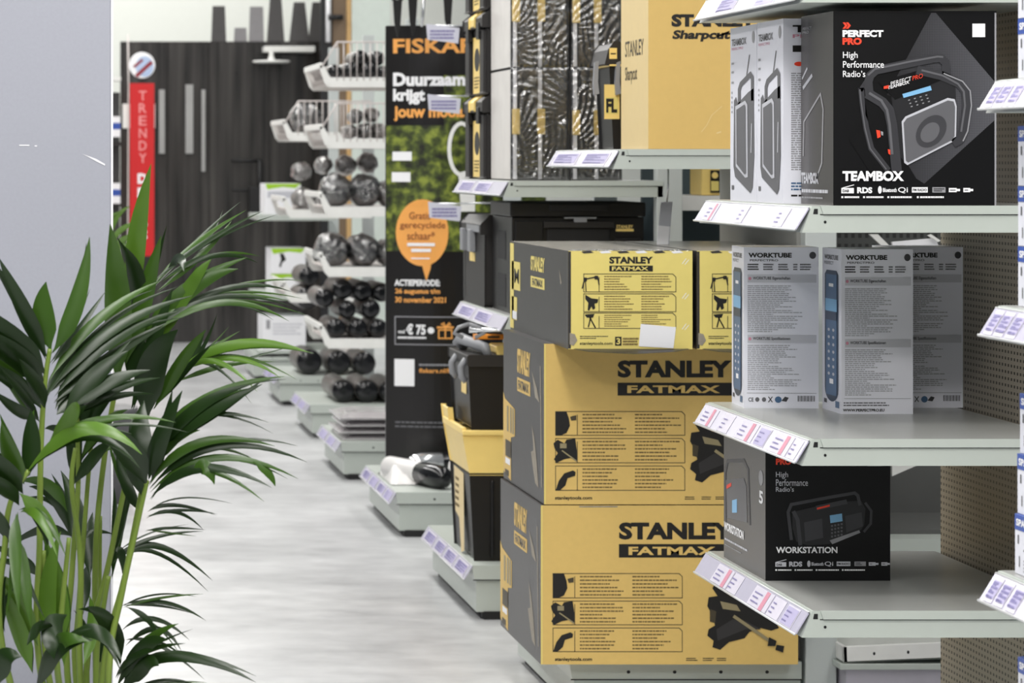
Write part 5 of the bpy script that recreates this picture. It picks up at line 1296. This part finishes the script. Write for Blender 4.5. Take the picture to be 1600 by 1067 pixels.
# frond B: tall, behind, with spear and long arcs to the right
stem([(150,1040),(150,850),(165,700),(182,600),(205,480)], d=.12)
frond('B', [
 ((208,470),(205,380),(236,256),32,dict(d=(.12,.1,.08),tw=.15,m=LB)), ((182,600),(190,470),(172,350),44,dict(d=(.1,.06,.02),tw=.15,m=LM)), ((196,570),(222,470),(252,368),32,dict(d=(.12,.1,.08),tw=.2,m=LM)),
 ((212,490),(220,430),(195,385),30,dict(d=(.12,.1,.05),tw=.4)), ((236,450),(290,380),(385,328),10,dict(d=(.12,.2,.3),m=LM)), ((240,440),(310,375),(410,330),9,dict(d=(.12,.2,.3))), ((245,455),(320,400),(362,345),12,dict(d=(.12,.2,.3),m=LM)),
 ((250,440),(330,375),(402,410),10,dict(d=(.1,.2,.3))), ((262,420),(285,385),(288,425),18,dict(d=(.1,.05,.0),tw=.6)), ((215,540),(290,430),(372,420),30,dict(d=(.12,.1,.1),tw=.2,m=LM)), ((232,560),(300,430),(330,405),24,dict(d=(.12,.1,.1),tw=.3,m=LB)),
 ((220,540),(300,425),(455,478),11,dict(d=(.1,.1,.15))), ((225,530),(340,430),(452,502),12,dict(d=(.1,.1,.12),m=LM)), ((230,520),(350,415),(456,456),10,dict(d=(.1,.12,.15))), ((235,505),(330,440),(450,470),10,dict(d=(.1,.12,.15),m=LM)),
 ((280,575),(370,510),(482,550),17,dict(d=(.1,.05,.0),m=LB)), ((285,585),(330,530),(402,612),10,dict(d=(.1,.05,.0),m=LB)), ((300,570),(375,540),(440,592),9,dict(d=(.1,.05,.0),m=LB)), ((230,660),(220,560),(278,515),48,dict(d=(.1,.05,.0),tw=.2)),
 ((240,640),(280,560),(322,515),22,dict(d=(.1,.05,.0),m=LM,tw=.4)), ((205,640),(235,540),(270,450),26,dict(d=(.1,.1,.1),tw=.3)), ((260,590),(300,560),(375,517),9,dict(d=(.1,.1,.1),m=LM)), ((200,600),(215,520),(215,440),34,dict(d=(.12,.12,.1),tw=.3)),
 ((250,600),(300,580),(320,515),14,dict(d=(.1,.1,.1))), ((270,600),(345,560),(430,565),9,dict(d=(.1,.1,.1),m=LM)),
])
# frond C: bending left and centre
stem([(5,1020),(8,850),(18,780),(45,735)], d=-.2)
frond('C', [
 ((35,760),(15,720),(2,660),30,dict(d=(-.2,-.22,-.25),tw=.3,m=LM)), ((44,745),(50,690),(48,640),30,dict(d=(-.2,-.2,-.2),tw=.4)), ((36,770),(10,740),(-40,690),34,dict(d=(-.2,-.25,-.3),tw=.3)), ((30,790),(10,760),(-30,740),26,dict(d=(-.2,-.25,-.3))),
 ((40,740),(130,610),(222,710),28,dict(d=(-.2,-.28,-.3),tw=.9,m=LB)), ((50,725),(120,640),(210,655),16,dict(d=(-.2,-.25,-.25),m=LM)), ((60,715),(140,625),(275,660),12,dict(d=(-.2,-.2,-.2),m=LM)), ((70,705),(120,640),(120,628),26,dict(d=(-.2,-.25,-.3),m=LB)),
 ((32,800),(60,780),(90,870),15,dict(d=(-.2,-.25,-.28),m=LB)), ((28,800),(20,850),(30,960),20,dict(d=(-.2,-.25,-.28),m=LM,tw=.4)), ((20,830),(40,880),(48,980),22,dict(d=(-.2,-.24,-.26),m=LM,tw=.3)), ((15,850),(-5,800),(-30,790),24,dict(d=(-.2,-.22,-.24))),
 ((30,770),(70,800),(95,850),26,dict(d=(-.2,-.2,-.2),m=LB)), ((6,990),(-8,930),(10,900),16,dict(d=(-.2,-.2,-.2))),
])
# frond D: right middle, long narrow leaflets
stem([(170,1050),(190,930),(212,830),(230,750)], d=-.05)
frond('D', [
 ((232,760),(290,655),(430,697),15,dict(d=(-.05,-.1,-.1),tw=.3,m=LM)), ((233,765),(320,650),(480,722),14,dict(d=(-.05,-.1,-.1))), ((234,770),(320,670),(466,748),13,dict(d=(-.05,-.1,-.1),m=LM)), ((234,780),(300,690),(425,762),16,dict(d=(-.05,-.12,-.15))),
 ((300,735),(325,715),(335,757),24,dict(d=(-.1,-.12,-.12),m=LM,tw=.2)), ((230,760),(200,690),(160,668),42,dict(d=(-.05,-.1,-.15),tw=.3)), ((230,745),(210,680),(225,625),36,dict(d=(-.05,-.05,0),tw=.3)), ((232,735),(270,660),(328,652),26,dict(d=(-.05,-.05,-.05),m=LM,tw=.3)),
 ((230,800),(260,775),(338,805),7,dict(d=(-.05,0,0))), ((228,810),(275,780),(318,828),7,dict(d=(-.05,0,0))), ((226,830),(260,820),(322,828),5,dict(d=(-.05,0,0))), ((235,720),(290,620),(395,600),20,dict(d=(-.05,-.1,-.12))),
 ((238,700),(300,600),(445,588),16,dict(d=(-.05,-.1,-.12),m=LM)), ((240,690),(310,620),(420,660),9,dict(d=(-.05,-.1,-.12))), ((232,750),(240,690),(285,610),30,dict(d=(-.05,-.1,-.1))), ((245,700),(320,640),(410,600),22,dict(d=(-.05,-.12,-.12))),
 ((395,720),(425,735),(430,760),14,dict(d=(-.1,-.1,-.1),m=LM)), ((225,780),(200,720),(195,680),26,dict(d=(-.05,-.05,-.05))), ((220,800),(190,760),(182,700),20,dict(d=(0,.05,.1))),
])
# frond E: low right tufts and thin tips
stem([(150,1050),(160,960),(170,900)], d=.05)
frond('E', [
 ((176,880),(230,810),(332,907),12,dict(d=(.05,.1,.1))), ((178,870),(230,830),(318,830),7,dict(d=(.05,.1,.1))), ((190,945),(260,925),(322,970),8,dict(d=(.05,.05,.0))), ((190,950),(240,930),(318,928),5,dict(d=(.05,.05,.0),m=LM)), ((190,985),(235,940),(296,1000),9,dict(d=(.05,.05,.0))),
 ((196,948),(240,960),(246,1000),10,dict(d=(.0,0,0))), ((195,1010),(250,950),(284,1018),10,dict(d=(.05,.05,.0))), ((190,1060),(260,985),(400,1066),20,dict(d=(.0,-.05,-.1))), ((185,1070),(220,990),(262,1000),26,dict(d=(.0,-.05,-.1))), ((190,1075),(225,1020),(248,1040),34,dict(d=(.0,-.05,-.1))),
 ((188,1040),(178,960),(136,948),30,dict(d=(.0,-.05,-.1),tw=.3)), ((180,1060),(200,1010),(290,1005),12,dict(d=(0,-.05,-.1))), ((195,1000),(240,985),(320,1062),7,dict(d=(.05,.05,0))), ((175,905),(182,830),(178,760),14,dict(d=(.1,.12,.15))), ((172,880),(200,800),(200,740),12,dict(d=(.1,.12,.15))),
 ((200,1080),(260,1050),(310,1072),8,dict(d=(0,0,0))), ((178,860),(195,850),(192,900),16,dict(d=(.05,.05,.05))),
])
# frond F: low left blades and curling leaves at the bottom
stem([(105,1050),(112,900),(122,760),(120,640)], d=.05); stem([(125,1050),(126,880),(112,760),(118,700)], d=0); stem([(90,1050),(96,960),(108,840)], d=-.15)
stem([(118,1050),(122,960),(140,720),(150,640)], d=.1, r1=.003); stem([(155,1050),(156,900),(157,806)], d=.15, r0=.004, r1=.003); stem([(160,1060),(195,900),(222,760)], d=-.02); stem([(135,1050),(170,880),(208,700),(225,640)], d=.1); stem([(75,1050),(70,960),(68,860)], d=-.1)
frond('F', [
 ((60,1080),(70,990),(146,1000),32,dict(d=(-.2,-.28,-.3),tw=.8)), ((84,1030),(80,985),(140,1002),26,dict(d=(-.2,-.3,-.3),tw=.5,m=LM)), ((82,1000),(66,960),(42,1008),24,dict(d=(-.2,-.3,-.34),tw=.6)), ((110,990),(160,965),(190,1032),24,dict(d=(-.2,-.26,-.3),tw=.5)),
 ((-10,1080),(-5,1010),(34,1026),36,dict(d=(-.25,-.3,-.3),tw=.5)), ((105,960),(70,980),(85,1030),36,dict(d=(-.2,-.28,-.28),tw=.3)),
 ((80,1010),(60,920),(95,830),28,dict(d=(-.12,-.12,-.1),m=LB,tw=.3)), ((95,1010),(100,930),(75,850),26,dict(d=(-.1,-.1,-.1),m=LB,tw=.3)), ((60,1010),(20,920),(5,900),30,dict(d=(-.12,-.15,-.18),m=LB,tw=.3)), ((50,1050),(30,980),(-5,900),26,dict(d=(-.15,-.15,-.18),m=LB,tw=.3)),
 ((120,860),(128,800),(95,735),30,dict(d=(.1,.15,.2),tw=.3)), ((110,840),(90,760),(45,760),18,dict(d=(.05,.05,0))), ((105,800),(80,740),(30,752),20,dict(d=(0,.02,.0),m=LM)), ((140,900),(135,840),(145,800),24,dict(d=(.15,.2,.25))), ((130,960),(128,900),(140,880),22,dict(d=(.15,.2,.25))),
 ((118,840),(60,810),(10,860),14,dict(d=(.15,.2,.25))), ((120,850),(140,820),(178,835),10,dict(d=(.1,.15,.2))), ((60,900),(40,870),(-20,850),18,dict(d=(.1,.1,.1))), ((100,1040),(96,980),(70,940),22,dict(d=(-.1,-.1,-.1),m=LB)),
 ((118,700),(90,660),(70,670),14,dict(d=(0,-.05,-.1))), ((122,690),(150,630),(190,600),20,dict(d=(.05,.05,.05))), ((122,680),(135,610),(140,575),24,dict(d=(.05,.05,.05))), ((125,720),(155,650),(200,640),18,dict(d=(.05,.05,.05),m=LM)), ((130,1040),(150,980),(140,930),20,dict(d=(-.05,0,0),m=LB)),
 ((120,760),(110,700),(130,640),22,dict(d=(.05,.05,.05))), ((112,760),(150,700),(175,690),22,dict(d=(.05,.0,0))), ((150,1040),(165,1000),(175,960),30,dict(d=(.1,.1,.1))),
])
# a second plant showing past the pillar edge
p2 = thing('potted_palm', 'blurred palm peeking out behind the grey pillar', 'plant', (.42, 12.5, 0))
mb = MB(); mb.lathe([(0,.16),(.4,.2),(.42,.2)], (.3,12.5,0), (0,0,1), mat('planter_grey',(88,88,90),.5), 24); mb.build('planter', p2)
mb = MB().tube([(.3,12.5,.4),(.34,12.5,.8),(.40,12.5,1.12)], [.012,.01,.006], STEM, 8); mb.build('stem', p2)
mb = MB()
for b, c, t_, w in (((165,390),(175,330),(205,322),9),((165,395),(185,340),(232,352),9),((170,400),(190,360),(228,372),10),((160,390),(150,340),(190,330),9),((168,400),(190,370),(215,392),9)):
    leaf(mb, b, c, t_, w, (0,0,0), LB, 12.5, .3)
mb.build('frond', p2)
